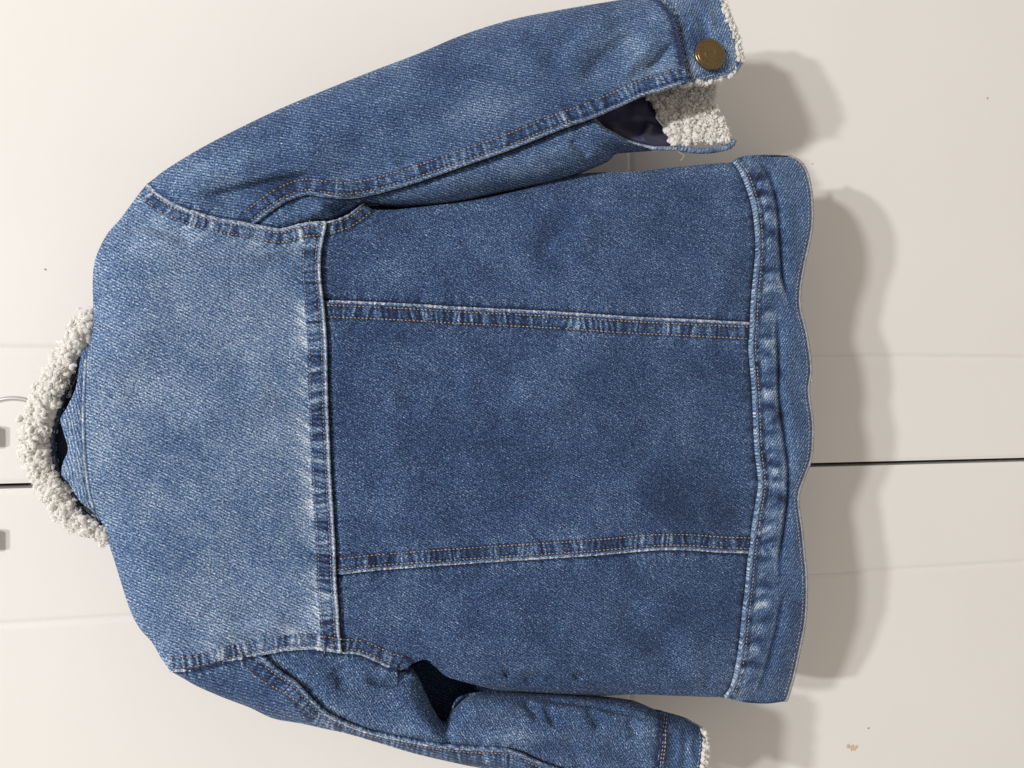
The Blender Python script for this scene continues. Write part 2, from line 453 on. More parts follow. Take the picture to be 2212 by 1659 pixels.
SLR_FOLDS = [
    ([(420, 432), (500, 418), (580, 398), (650, 388), (705, 392)], 20, -5.5, 14), ([(380, 408), (470, 378), (560, 352)], 22, 2.2, 28),
    ([(440, 395), (540, 372), (640, 360)], 20, -1.6, 24), ([(600, 300), (760, 255), (900, 215)], 34, 1.4, 40),
    ([(1395, 55), (1340, 95), (1290, 140), (1255, 195)], 17, -3.8, 20), ([(1430, 75), (1395, 110), (1360, 150), (1340, 180)], 12, 2.4, 15),
    ([(1462, 92), (1440, 110), (1420, 135), (1390, 155)], 9, -3.4, 11), ([(1420, 30), (1370, 45), (1310, 60)], 13, -2.0, 15),
    ([(1330, 30), (1270, 80), (1210, 150)], 18, 2.2, 22), ([(1260, 60), (1210, 110), (1170, 170)], 20, -1.6, 24),
    ([(620, 450), (655, 438), (690, 446)], 11, -1.6, 12), ([(708, 466), (724, 452), (748, 438), (780, 432)], 7, -5.0, 8), ([(660, 470), (690, 455), (708, 440)], 9, 2.4, 12),
    ([(860, 370), (880, 345), (890, 330)], 16, -1.8, 14), ([(1230, 300), (1250, 320), (1275, 340)], 8, -3.0, 9), ([(1120, 345), (1200, 330), (1260, 310)], 14, 1.8, 16),
]
SLL_FOLDS = [
    ([(725, 1440), (735, 1460), (745, 1490)], 14, -2.6, 18), ([(785, 1470), (840, 1476), (880, 1466), (895, 1450)], 8, -4.0, 10), ([(820, 1452), (860, 1452), (890, 1446)], 9, 2.8, 8),
    ([(835, 1500), (880, 1530), (930, 1570), (960, 1600)], 20, 2.6, 26), ([(958, 1562), (965, 1590), (985, 1605)], 12, -5.0, 14), ([(1000, 1540), (1060, 1525), (1130, 1530)], 20, 2.2, 22),
    ([(1130, 1515), (1150, 1535), (1165, 1560)], 9, -3.6, 11), ([(1175, 1525), (1190, 1550), (1200, 1572)], 8, -3.6, 11), ([(1265, 1530), (1285, 1555), (1300, 1580)], 10, -3.4, 12),
    ([(1355, 1550), (1368, 1575), (1370, 1600)], 10, -3.2, 12), ([(1010, 1600), (1120, 1598), (1260, 1575), (1330, 1560)], 14, 2.0, 20),
    ([(1135, 1508), (1213, 1517), (1286, 1527), (1367, 1546), (1421, 1557)], 5, -3.0, 7), ([(640, 1440), (700, 1470), (740, 1520)], 20, 1.6, 24),
    ([(450, 1470), (540, 1490), (600, 1520)], 16, -1.2, 18), ([(1300, 1620), (1360, 1640), (1400, 1665)], 16, -2.2, 20), ([(1220, 1590), (1250, 1640), (1260, 1680)], 14, -1.8, 16),
]

RSO = crv(RS_OUT, step=14); RSL = crv([(600, 560)] + RS_LOW[2:] + [(1500, 310)], step=14)
LSO = crv(LS_OUT, step=14); LSI = crv([(700, 1395)] + LS_IN[:2] + [(900, 1458), (935, 1530), (952, 1558), (966, 1560), (977, 1535), (1010, 1504)] + LS_IN[10:], step=10)
ARA = crv(ARM_R + ARM_R2[1:], step=14); ALA = crv(ARM_L + ARM_L2[1:], step=14)

def sleeve_r_base(P):
    do = pdist(P, RSO)[0]; dl = pdist(P, RSL)[0]; da = pdist(P, ARA)[0]
    H = (17 + 10 * sm(da, 0, 220)) * MM
    h = H * ell(do / 125) * ell(dl / 60)
    for pts, w, a, s in SLR_FOLDS: h = h + fold(P, pts, w, 1.0 * a * MM, s)
    return h + 0.9 * MM * fbm(P, 90, 3, 9.0) * ell(do / 60)

def sleeve_l_base(P):
    do = pdist(P, LSO)[0]; dl = pdist(P, LSI)[0]; da = pdist(P, ALA)[0]
    H = (16 + 10 * sm(da, 0, 200)) * MM
    h = H * ell(do / 90) * (0.2 + 0.8 * ell(np.maximum(dl, np.where(P[:, 0] < 860, 40, 0)) / 40))
    for pts, w, a, s in SLL_FOLDS: h = h + fold(P, pts, 1.1 * w, 0.95 * a * MM, 1.1 * s)
    return h + 0.9 * MM * fbm(P, 80, 3, 19.0) * ell(do / 60)

def hem_wave(P):
    v = P[:, 1]
    uh = np.interp(v, HEMC[:, 1], HEMC[:, 0])
    uw = np.interp(v, np.array(WAIST)[:, 1], np.array(WAIST)[:, 0])
    x = np.clip((P[:, 0] - uw) / (uh - uw + 1e-6), -1.5, 1)
    return (uh - 1742) * 0.20 * MM * sm(x, -0.9, 1.0), x

def body_h(P):
    h = body_base(P)
    for pts, w, a, s in BODY_FOLDS: h = h + fold(P, pts, w, 1.5 * a * MM, s)
    h = h + 0.7 * MM * fbm(P, 75, 3, 31.0)
    w, x = hem_wave(P)
    return h + np.where(P[:, 0] > 1450, w, 0)

# ------------------------------------------------------------------ felled seams: height, wash marks and painted shade beside the edge
class Seam:
    def __init__(s, pts, side, w=36.0, stitches=(9.0, 35.0), halo=0.3, per=13.0, off=0.0, puck=1.0, dip=1.8, bf=-0.02):
        s.c = crv(pts, step=5); s.side = side; s.w = w; s.st = stitches; s.halo = halo; s.per = per; s.off = off; s.puck = puck; s.dip = dip; s.bf = bf
    def q(s, a):
        ph = a / s.per * 2 * math.pi + 5.0 * vn(a / 37 + s.off, s.off) + 1.6 * vn(a / 9 + s.off, 3.3)
        return np.clip(0.75 * np.sin(ph) * (0.55 + 0.45 * vn(a / 23 + s.off, 7.7 + s.off)) + 0.75 * vn(a / 8.0 + s.off, 1.7 + s.off) + 0.35 * vn(a / 21, s.off + 4), -1.1, 1.1)
    def apply(s, P, role, h, f):
        lo = s.c.min(0) - 90; hi = s.c.max(0) + 90
        m = (P[:, 0] > lo[0]) & (P[:, 0] < hi[0]) & (P[:, 1] > lo[1]) & (P[:, 1] < hi[1])
        if not m.any(): return
        d, a, sg, L = pdist(P[m], s.c)
        endf = 1.0
        q = s.q(a + 0.35 * d * vn(a / 33 + 2.0, s.off) + 1.2 * vn(a / 12, d / 9 + s.off))
        dh = np.zeros(len(d)); df = np.zeros(len(d))
        if role == 'over':
            d = np.where(sg == s.side, d, -0.0)
            band = 1 - sm(d, s.w - 1, s.w + 6)
            dh += 1.3 * MM * band + q * 0.5 * MM * s.puck * band
            inb = band * sm(d, 5, 9)
            df += inb * (0.31 * q * s.puck + s.bf + 0.08 * vn(a / 4, d / 4) + 0.05 * vn(a / 11, d / 9))
            df += 0.20 * (1 - sm(d, 3, 8))
            for t in s.st:
                dh -= 0.55 * MM * np.exp(-((d - t) / 2.6) ** 2)
                df -= 0.15 * np.exp(-((d - t) / 4.0) ** 2)
            o = np.clip(d - s.w, 0, None)
            out = np.exp(-o / 16) * sm(o, 2, 7)
            q2 = s.q(a + 0.9 * o)
            dh += q2 * 0.55 * MM * out * s.puck
            df += s.halo * out * (0.40 + 0.85 * q2 + 0.6 * vn(a / 45 + 5, s.off))
        else:
            near = np.exp(-d / 9)
            dh -= s.dip * MM * np.exp(-(d / 10) ** 2)
            dh += q * 0.5 * MM * np.exp(-d / 14) * s.puck
            df += -0.15 * s.dip * np.exp(-(d / 7) ** 2) + 0.22 * s.puck * np.exp(-np.clip(d - 7, 0, None) / 11) * sm(d, 4, 9) * (0.3 + 0.9 * q)  # dark term paints shade beside the raised edge; the rest is worn puckers
        h[m] += dh; f[m] += df

S_YOKE = Seam(YOKE, 1, 37, (10, 36), 0.36, 13, 1.1, bf=-0.13)
S_AR = Seam(ARM_R, 1, 29, (8, 28), 0.25, 14, 2.2)
S_AR2 = Seam(ARM_R2, 1, 26, (7, 25), 0.1, 13, 2.9)
S_AL = Seam(ARM_L, -1, 30, (8, 29), 0.25, 14, 3.3)
S_AL2 = Seam(ARM_L2, -1, 30, (8, 29), 0.1, 14, 3.9)
S_SR = Seam(SEAM_R, 1, 35, (9, 34), 0.18, 12, 4.4)
S_SL = Seam(SEAM_L, -1, 33, (9, 32), 0.18, 12, 5.5)
S_RS = Seam(RS_RIDGE, -1, 33, (9, 32), 0.12, 13, 6.6)
S_LS = Seam(LS_RIDGE, 1, 33, (9, 34), 0.12, 13, 7.7)
S_W = Seam(WAIST, -1, 14, (10,), 0.30, 22, 8.8, dip=3.2)
S_CR = Seam(CUFF_R, -1, 13, (9,), 0.2, 17, 9.9)
S_CL = Seam(CUFF_L, -1, 14, (7, 12), 0.2, 17, 10.9)

# ------------------------------------------------------------------ cloth patches
def coons(c0, c1, d0, d1, sp=2.3):
    """c0: s at t=0, c1: s at t=1, d0: t at s=0, d1: t at s=1"""
    ln = lambda c: np.linalg.norm(np.diff(crv(c), axis=0), axis=1).sum()
    ns = max(3, int(max(ln(c0), ln(c1)) / sp)); nt = max(3, int(max(ln(d0), ln(d1)) / sp))
    C0, C1, D0, D1 = crv(c0, ns), crv(c1, ns), crv(d0, nt), crv(d1, nt)
    s = np.linspace(0, 1, ns)[None, :, None]; t = np.linspace(0, 1, nt)[:, None, None]
    G = (1 - t) * C0[None] + t * C1[None] + (1 - s) * D0[:, None] + s * D1[:, None]
    G -= (1 - s) * (1 - t) * C0[0] + s * (1 - t) * C0[-1] + (1 - s) * t * C1[0] + s * t * C1[-1]
    return G

def grid_faces(nt, ns):
    i = np.arange(nt * ns).reshape(nt, ns)
    return np.stack([i[:-1, :-1], i[1:, :-1], i[1:, 1:], i[:-1, 1:]], -1).reshape(-1, 4)

def flat_coords(P, ang):
    W = at(P[:, 0], P[:, 1])
    x, y = -W[:, 2] * 1000, -W[:, 0] * 1000
    c, s = math.cos(math.radians(ang)), math.sin(math.radians(ang))
    return np.stack([c * x + s * y, -s * x + c * y, np.zeros(len(P))], -1)

def evaluate(P, base, seams, lift=0.0, fade0=0.5, spots=(), fnoise=0.06):
    h = base(P) + lift
    f = np.full(len(P), fade0) + fnoise * fbm(P, 120, 3, 40.0)
    for s, role in seams: s.apply(P, role, h, f)
    for (u, v, ru, rv, ang, a) in spots:
        c, sn = math.cos(math.radians(ang)), math.sin(math.radians(ang))
        x = (P[:, 0] - u) * c + (P[:, 1] - v) * sn; y = -(P[:, 0] - u) * sn + (P[:, 1] - v) * c
        f = f + a * np.exp(-(x / ru) ** 2 - (y / rv) ** 2)
    return h, f

def patch(name, edges, base, seams, ang, mat, parent, skirt=3.5, **kw):
    """one cloth piece from one four-sided outline, or from several that share an edge"""
    sp = kw.pop('sp', 2.3)
    Vs = []; Fs = []; FL = []; FA = []; nb = 0
    for ed in (edges if isinstance(edges, list) else [edges]):
        G = coons(*ed, sp=sp)
        nt, ns = G.shape[:2]
        P = G.reshape(-1, 2)
        h, f = evaluate(P, base, seams, **kw)
        W = at(P[:, 0], P[:, 1], h)
        fl = flat_coords(P, ang)
        # turned-in edge all round, so that the cloth has thickness
        idx = np.arange(nt * ns).reshape(nt, ns)
        ring = np.r_[idx[0, :], idx[1:, -1], idx[-1, -2::-1], idx[-2:0:-1, 0]]
        W2 = W[ring] + np.array([0, skirt * MM, 0])
        k = len(ring); b0 = len(W)
        j = np.arange(k); jn = (j + 1) % k
        sk = np.stack([ring[j], ring[jn], b0 + jn, b0 + j], -1)
        Vs += [W, W2]; Fs += [grid_faces(nt, ns) + nb, sk + nb]; FL += [fl, fl[ring]]; FA += [f, f[ring]]
        nb += len(W) + k
    return mesh_obj(name, np.vstack(Vs), np.vstack(Fs), mat, parent, attrs={'flat': ('FLOAT_VECTOR', np.vstack(FL)), 'fade': ('FLOAT', np.concatenate(FA))})

def path_frames(W):
    T = np.gradient(W, axis=0); T /= np.linalg.norm(T, axis=1)[:, None] + 1e-12
    V = np.array([0, -1.0, 0])
    N = V - (T @ V)[:, None] * T
    N /= np.linalg.norm(N, axis=1)[:, None] + 1e-12
    return T, N, np.cross(T, N)

def tube(name, W, r, mat, parent, sides=8, twist=0.0, flat_scale=1.0, fade=0.8, arc_fade=None, closed=False):
    """tube along a 3D path; twist = rope pitch in metres (0: smooth)"""
    n = len(W)
    T, N, Bn = path_frames(W)
    L = np.r_[0, np.cumsum(np.linalg.norm(np.diff(W, axis=0), axis=1))]
    th = np.linspace(0, 2 * math.pi, sides, endpoint=False)
    r = np.broadcast_to(np.asarray(r, float), (n,))
    rad = r[:, None] * np.ones(sides)[None]
    if twist:
        rad = rad * (1 + 0.09 * np.sin(2 * math.pi * L[:, None] / twist + th[None] * 1.0))
    taper = np.ones(n); taper[0] = taper[-1] = 0.3
    rad = rad * taper[:, None]
    V = W[:, None] + rad[..., None] * (np.cos(th)[None, :, None] * N[:, None] + np.sin(th)[None, :, None] * Bn[:, None])
    i = np.arange(n * sides).reshape(n, sides)
    fc = np.stack([i[:-1], np.roll(i, -1, 1)[:-1], np.roll(i, -1, 1)[1:], i[1:]], -1).reshape(-1, 4)
    fl = np.stack([np.repeat((L * 1000)[:, None], sides, 1) * 0.7 + th[None] * 1.2, np.repeat((L * 1000)[:, None], sides, 1) * 0.9 + th[None] * 1.2 * np.ones((n, 1)), np.zeros((n, sides))], -1).reshape(-1, 3)
    fa = np.full((n, sides), fade)
    if arc_fade is not None: fa = fa + arc_fade[:, None]
    if twist: fa = fa + 0.10 * np.sin(2 * math.pi * L[:, None] / twist + th[None] + 2.5 * vn(L * 300, 1.0)[:, None])
    return mesh_obj(name, V.reshape(-1, 3), fc, mat, parent, attrs={'flat': ('FLOAT_VECTOR', fl), 'fade': ('FLOAT', fa.ravel())})

def offset_curve(c, d, side):
    T = np.gradient(c, axis=0); T /= np.linalg.norm(T, axis=1)[:, None]
    return c + side * d * np.stack([-T[:, 1], T[:, 0]], -1)

def ridge(name, seam, base, seams, parent, r=1.25, fade=0.72, trim=(0, 0), lift=-0.45):
    c = seam.c
    c = offset_curve(c, 1.5, seam.side)
    n = len(c); c = c[int(trim[0] * n): n - int(trim[1] * n)]
    c = crv(c, step=1.8)
    h, f = evaluate(c, base, seams)
    jit = 0.25 * MM * vn(np.arange(len(c)) / 5.0, 2.2 + seam.off)
    h = h + lift * MM + jit
    W = at(c[:, 0], c[:, 1], h)
    q = seam.q(np.linspace(0, len(c) * 1.8, len(c)))
    return tube(name, W, 0.90 * r * MM * (1 + 0.16 * q), M_DENIMF, parent, 8, twist=0.0021, fade=fade + 0.11, arc_fade=0.12 * q)

def stitches(name, seam_list, parent, mat=None, pitch=8.4, ln=6.3, wd=1.95):
    """each entry: (curve in picture units, height function) -> little thread capsules, joined"""
    V = []; Fc = []; nb = 0
    tmpl = np.array([(-.5, 0, 0), (-.32, .5, 0), (-.32, 0, .5), (-.32, -.5, 0), (.32, .5, 0), (.32, 0, .5), (.32, -.5, 0), (.5, 0, 0), (0, .55, .1), (0, 0, .75), (0, -.55, .1)])
    tf = [(0, 2, 1), (0, 3, 2), (1, 2, 9, 8), (2, 3, 10, 9), (8, 9, 5, 4), (9, 10, 6, 5), (4, 5, 7), (5, 6, 7)]
    for c, hf in seam_list:
        c = crv(c, step=pitch)
        mid = (c[:-1] + c[1:]) / 2
        T = c[1:] - c[:-1]; T /= np.linalg.norm(T, axis=1)[:, None]
        h = hf(mid)
        hA = hf(mid - T * 3); hB = hf(mid + T * 3)
        for k in range(len(mid)):
            if random.random() < 0.04: continue
            l = ln * (0.85 + 0.3 * random.random()); w = wd * (0.85 + 0.3 * random.random())
            a = random.gauss(0.10, 0.08)
            t = T[k]; t = np.array([t[0] * math.cos(a) - t[1] * math.sin(a), t[0] * math.sin(a) + t[1] * math.cos(a)])
            nrm = np.array([-t[1], t[0]])
            P = mid[k] + np.outer(tmpl[:, 0] * l, t) + np.outer(tmpl[:, 1] * w, nrm)
            hh = h[k] + (hB[k] - hA[k]) * tmpl[:, 0] * l / 6 + 0.10 * MM + tmpl[:, 2] * w * PX * 1.0
            hh = hh - 0.4 * MM * (np.abs(tmpl[:, 0]) > 0.45)
            V.append(at(P[:, 0], P[:, 1], hh))
            Fc += [tuple(i + nb for i in f) for f in tf]
            nb += len(tmpl)
    o = mesh_obj(name, np.vstack(V), Fc, mat or M_THREAD, parent)
    o['kind'] = 'stuff'
    return o

# ------------------------------------------------------------------ THE JACKET
jacket = empty('denim_jacket', (0, 0, 0))
tag(jacket, 'blue denim jacket with cream sherpa collar hanging back to front before white doors', 'jacket')

seg = lambda pts, a, b: pts[a:b]
def cut(pts, p, q):
    """part of a curve between the points nearest p and q"""
    c = crv(pts, step=3)
    i = np.argmin(((c - np.array(p)) ** 2).sum(1)); j = np.argmin(((c - np.array(q)) ** 2).sum(1))
    c = c[i:j + 1] if i <= j else c[j:i + 1][::-1]
    k = max(1, len(c) // 12)
    r = c[::k]
    if np.abs(r[-1] - c[-1]).sum() > 0.1: r = np.vstack([r, c[-1]])
    return [tuple(x) for x in r]

Y_SEAMS = [(S_YOKE, 'over'), (S_AR, 'over'), (S_AL, 'over')]
YOKE_SP = [(238, 853, 6, 5, 0, -0.25), (330, 640, 90, 200, 0, 0.03), (240, 1000, 50, 200, 0, 0.04), (560, 860, 60, 300, 0, 0.04), (450, 420, 60, 40, 0, -0.02), (650, 700, 18, 60, 0, 0.10), (655, 930, 18, 90, 0, 0.10), (650, 1100, 20, 70, 0, 0.05), (300, 1390, 40, 60, 0, 0.04)]
yk = dict(fade0=0.555, spots=YOKE_SP, fnoise=0.09)
yoke = patch('back_yoke', (SHOULDER, YOKE, ARM_R, ARM_L), body_h, Y_SEAMS, 27, M_DENIM, jacket, lift=1.0 * MM, **yk)
# note: coons expects c0/c1 along s; d0/d1 along t
YH = lambda P: evaluate(P, body_h, Y_SEAMS, lift=1.0 * MM)[0]

RP_SEAMS = [(S_YOKE, 'under'), (S_SR, 'under'), (S_W, 'under'), (S_AR2, 'over')]
yo_r = cut(YOKE, YOKE[0], (698, 650)); yo_c = cut(YOKE, (698, 650), (725, 1241)); yo_l = cut(YOKE, (725, 1241), YOKE[-1])
sh_ = lambda pts, du, dv: [(a + du, b + dv) for a, b in pts]
wa_r = cut(WAIST, WAIST[0], (1625, 698)); wa_c = cut(WAIST, (1625, 698), (1622, 1194)); wa_l = cut(WAIST, (1622, 1194), WAIST[-1])
def tuck(poly, du, dv): return sh_(poly, du, dv)
pr0 = tuck(yo_r, -5, 0); pr0[-1] = (pr0[-1][0], pr0[-1][1] + 5)
pr1 = tuck(wa_r, 6, 0); pr1[-1] = (pr1[-1][0], pr1[-1][1] + 5)
sr_edge = [(pr0[-1][0], pr0[-1][1])] + sh_(SEAM_R[1:-1], 0, 5) + [(pr1[-1][0], pr1[-1][1])]
side_r_edge = [pr0[0]] + [(a, b) for a, b in ARM_R2[1:]] + SIDE_R[1:-1] + [pr1[0]]
PN = dict(fade0=0.335, fnoise=0.10)
R_SP = [(1200, 500, 30, 70, 25, -0.07), (820, 560, 90, 60, 0, 0.05), (760, 500, 60, 30, 0, 0.05), (1560, 480, 40, 90, 0, 0.03), (1500, 372, 140, 12, -4, 0.10), (1000, 450, 180, 16, -8, 0.05)]
patch('side_back_panel', (pr0, pr1, side_r_edge, sr_edge), body_h, RP_SEAMS, 27, M_DENIMF, jacket, spots=R_SP, **PN)
RPH = lambda P: evaluate(P, body_h, RP_SEAMS)[0]

CP_SEAMS = [(S_YOKE, 'under'), (S_SR, 'over'), (S_SL, 'over'), (S_W, 'under')]
pc0 = tuck(yo_c, -5, 0); pc1 = tuck(wa_c, 6, 0)
C_SP = [(950, 870, 60, 90, 30, -0.05), (1450, 1080, 80, 90, 0, -0.06), (1250, 860, 120, 90, 0, 0.03), (1500, 900, 90, 70, 0, 0.04), (780, 760, 60, 50, 0, 0.04), (1560, 1120, 40, 50, 0, -0.05)]
patch('center_back_panel', (pc0, pc1, [pc0[0]] + SEAM_R[1:-1] + [pc1[0]], [pc0[-1]] + SEAM_L[1:-1] + [pc1[-1]]), body_h, CP_SEAMS, 30, M_DENIMF, jacket,
      lift=0.6 * MM, spots=C_SP, **PN)
CPH = lambda P: evaluate(P, body_h, CP_SEAMS, lift=0.6 * MM)[0]

LP_SEAMS = [(S_YOKE, 'under'), (S_SL, 'under'), (S_W, 'under'), (S_AL2, 'over')]
pl0 = tuck(yo_l, -5, 0); pl0[0] = (pl0[0][0], pl0[0][1] - 5)
pl1 = tuck(wa_l, 6, 0); pl1[0] = (pl1[0][0], pl1[0][1] - 5)
L_SP = [(1400, 1380, 60, 60, 40, -0.05), (1130, 1440, 80, 14, 0, 0.04), (1250, 1492, 250, 7, 0, 0.05), (1180, 1462, 10, 9, 0, -0.1), (1095, 1458, 8, 8, 0, -0.1), (1250, 1460, 10, 8, 0, -0.1), (850, 1330, 60, 60, 0, 0.03), (1560, 1430, 40, 50, 0, 0.03)]
patch('side_back_panel', (pl0, pl1, [pl0[0]] + sh_(SEAM_L[1:-1], 0, -5) + [pl1[0]], [pl0[-1]] + ARM_L2[1:] + SIDE_L[1:-1] + [pl1[-1]]), body_h, LP_SEAMS, 33, M_DENIMF, jacket, spots=L_SP, **PN)
LPH = lambda P: evaluate(P, body_h, LP_SEAMS)[0]

# ---- waistband
CREASE1 = [(1640, 352), (1662, 380), (1675, 420), (1683, 470), (1687, 540), (1692, 600), (1706, 648)]
CREASE2 = [(1678, 690), (1681, 740), (1683, 800), (1684, 860), (1695, 945), (1702, 1000), (1703, 1060), (1696, 1130), (1686, 1200), (1684, 1240)]
CREASE3 = [(1690, 1290), (1680, 1350), (1668, 1400), (1655, 1450), (1640, 1485)]
end_r = [WAIST[0], (1590, 344), (1606, 337), (1656, 334), HEM[0]]
end_l = [WAIST[-1], (1606, 1517), (1656, 1520), HEM[-1]]
def band_h(P):
    h = body_h(P)
    for c, a in ((CREASE1, -5.0), (CREASE2, -5.0), (CREASE3, -3.0)):
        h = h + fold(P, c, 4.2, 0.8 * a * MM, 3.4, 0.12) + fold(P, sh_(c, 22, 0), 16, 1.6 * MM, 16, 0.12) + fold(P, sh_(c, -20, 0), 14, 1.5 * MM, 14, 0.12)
    w, x = hem_wave(P)
    v = P[:, 1]
    q = np.sin(v / 42 * 2 * math.pi + 4 * vn(v / 90, 4.4)) * (0.6 + 0.4 * vn(v / 60, 9.4))
    h = h + 1.3 * MM * q * np.exp(-((x - 0.25) / 0.25) ** 2) + 1.2 * MM * fbm(P, 40, 3, 77)
    d = np.abs(np.interp(v, HEMC[:, 1], HEMC[:, 0]) - P[:, 0])
    e = ell((pdist(P, crv(end_r, step=6))[0] + 6) / 75) * ell((pdist(P, crv(end_l, step=6))[0] + 6) / 75)
    return (h - 3.0 * MM * (1 - ell(d / 26))) * e - 0.8 * MM * (1 - e)
WB_SEAMS = [(S_W, 'over')]
def wb_spots():
    r = random.Random(5); out = []
    wp = crv(WAIST, 400)
    for k in range(70):
        p = wp[r.randrange(8, 392)]
        x = r.uniform(16, 58)
        out.append((p[0] + x, p[1], r.uniform(7, 18), r.uniform(5, 13), r.uniform(-50, 50), r.choice([1, -1]) * r.uniform(0.08, 0.24)))
    k = 14
    while k < 388:                       # pulled-in bars of unwashed cloth under the waist seam
        p = wp[k]
        out.append((p[0] + 30, p[1], r.uniform(16, 26), r.uniform(6, 10), r.uniform(-18, 18), -r.uniform(0.14, 0.26)))
        q = wp[min(396, k + 5)]
        out.append((q[0] + 34, q[1], r.uniform(14, 24), r.uniform(9, 15), r.uniform(-25, 25), r.uniform(0.06, 0.17)))
        k += r.randrange(9, 21)
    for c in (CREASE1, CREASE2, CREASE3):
        for p in crv(c, step=10): out.append((p[0] - 9, p[1], 5, 8, 0, 0.07)); out.append((p[0] + 1, p[1], 3, 7, 0, -0.16))  # crease shade painted as a dark line, with a paler line above it
    return out
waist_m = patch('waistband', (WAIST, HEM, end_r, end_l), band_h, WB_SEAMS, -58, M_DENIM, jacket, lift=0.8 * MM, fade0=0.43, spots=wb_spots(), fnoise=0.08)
WBH = lambda P: evaluate(P, band_h, WB_SEAMS, lift=0.8 * MM)[0]
hc = crv(HEM, step=1.8)
hW = at(hc[:, 0] - 2, hc[:, 1], WBH(hc - np.array([2.0, 0])) - 0.6 * MM)
tube('hem_edge', hW, 1.25 * MM, M_HEM, waist_m, 8, twist=0.0028, fade=0.56)

# ---- front of the jacket, turned to the doors
def shell(name, edges, depth, R, curves, parent, mat=M_DENIM, fade=0.45):
    G = coons(*edges, sp=9); nt, ns = G.shape[:2]; P = G.reshape(-1, 2)
    e = np.ones(len(P))
    for c in curves: e = e * ell(pdist(P, crv(c, step=14))[0] / R)
    h = -depth * e - 0.5 * MM
    W = at(P[:, 0], P[:, 1], h)
    return mesh_obj(name, W, grid_faces(nt, ns)[:, ::-1], mat, parent, attrs={'flat': ('FLOAT_VECTOR', flat_coords(P, 27)), 'fade': ('FLOAT', np.full(len(P), fade))})
frR = [SHOULDER[0], (420, 415), (600, 440), (786, 445)] + SIDE_R[2:] + [(1600, 340), HEM[0]]
frL = [SHOULDER[-1], (600, 1440), (868, 1440)] + SIDE_L[2:] + [(1640, 1518), HEM[-1]]
shell('front_panel', (SHOULDER, HEM, frR, frL), 36 * MM, 120, [frR, frL, SHOULDER], jacket)

# ---- right sleeve (with the brass button)
SR_SP = [(1050, 235, 120, 60, -15, 0.17), (1090, 330, 110, 30, -18, 0.10), (620, 395, 80, 24, -15, -0.14), (800, 130, 400, 26, -21, 0.05), (1310, 130, 40, 30, -50, -0.08), (1180, 80, 90, 50, 0, -0.03), (1440, 150, 30, 30, 0, 0.08), (980, 130, 160, 40, -20, -0.04), (700, 300, 120, 60, -20, -0.03), (1400, 170, 60, 20, -25, 0.08), (1255, 215, 45, 18, -20, -0.06)]
USL_SEAMS = [(S_RS, 'over'), (S_AR, 'under'), (S_CR, 'under')]
ar_a = cut(ARM_R, ARM_R[0], (547, 485)); ar_b = cut(ARM_R, (547, 485), ARM_R[-1])
st_a = tuck(ar_a, 0, 5); st_a[0] = ar_a[0]; st_a[-1] = (544, 489)
so = [st_a[0]] + RS_OUT[1:]
cf = tuck(CUFF_R, 5, 0); cf[0] = so[-1]
rr = [st_a[-1]] + RS_RIDGE[1:-1] + [cf[-1]]
sleeve_r = patch('sleeve', (so, rr, st_a, cf), sleeve_r_base, USL_SEAMS, 7, M_DENIM, jacket, lift=1.5 * MM, fade0=0.42, spots=SR_SP + [(560, 330, 90, 26, -28, 0.08), (420, 370, 60, 14, -30, 0.07), (1380, 100, 40, 60, 0, 0.06)], fnoise=0.13)
SRH = lambda P: evaluate(P, sleeve_r_base, USL_SEAMS, lift=1.5 * MM)[0]
UND_SEAMS = [(S_RS, 'under'), (S_AR, 'under'), (S_AR2, 'under')]
top_u = [(538, 478), (570, 453), (612, 426), (660, 409), (700, 413), (750, 417), (800, 410), (850, 397), (900, 382), (1000, 347), (1106, 310), (1226, 262), (1279, 245)]
st_u = [(538, 478), (575, 496), (607, 501), (645, 493), (675, 488), (705, 492)]
end_u = [(1279, 245), (1283, 262), (1316, 285), (1356, 306), (1410, 323)]
under_base = lambda P: sleeve_r_base(P) + 3.5 * MM * (1 - sm(P[:, 0], 720, 860))
under_r = patch('under_sleeve', (top_u, RS_LOW, st_u, end_u), under_base, UND_SEAMS, 14, M_DENIM, sleeve_r, lift=-2.0 * MM, fade0=0.44,
      spots=[(1150, 360, 70, 26, -15, 0.12), (1300, 310, 40, 14, 30, -0.08), (720, 450, 30, 18, -30, -0.10)], fnoise=0.07)
URH = lambda P: evaluate(P, sleeve_r_base, UND_SEAMS, lift=-2.0 * MM)[0]
shell('sleeve_front', (RS_OUT[:-1] + [(1380, -6)], [(600, 470), (705, 490), (785, 475), (850, 474), (925, 466), (1000, 452), (1106, 424), (1181, 402)] + RS_LOW[9:], [(318, 397), (450, 440), (600, 470)], [(1380, -6), (1420, 150), (1410, 323)]), 20 * MM, 90,
      [RS_OUT, RS_LOW[9:] + [(1500, 322)]], sleeve_r, fade=0.2)  # darker than the sleeve: underarm shade put into the cloth colour
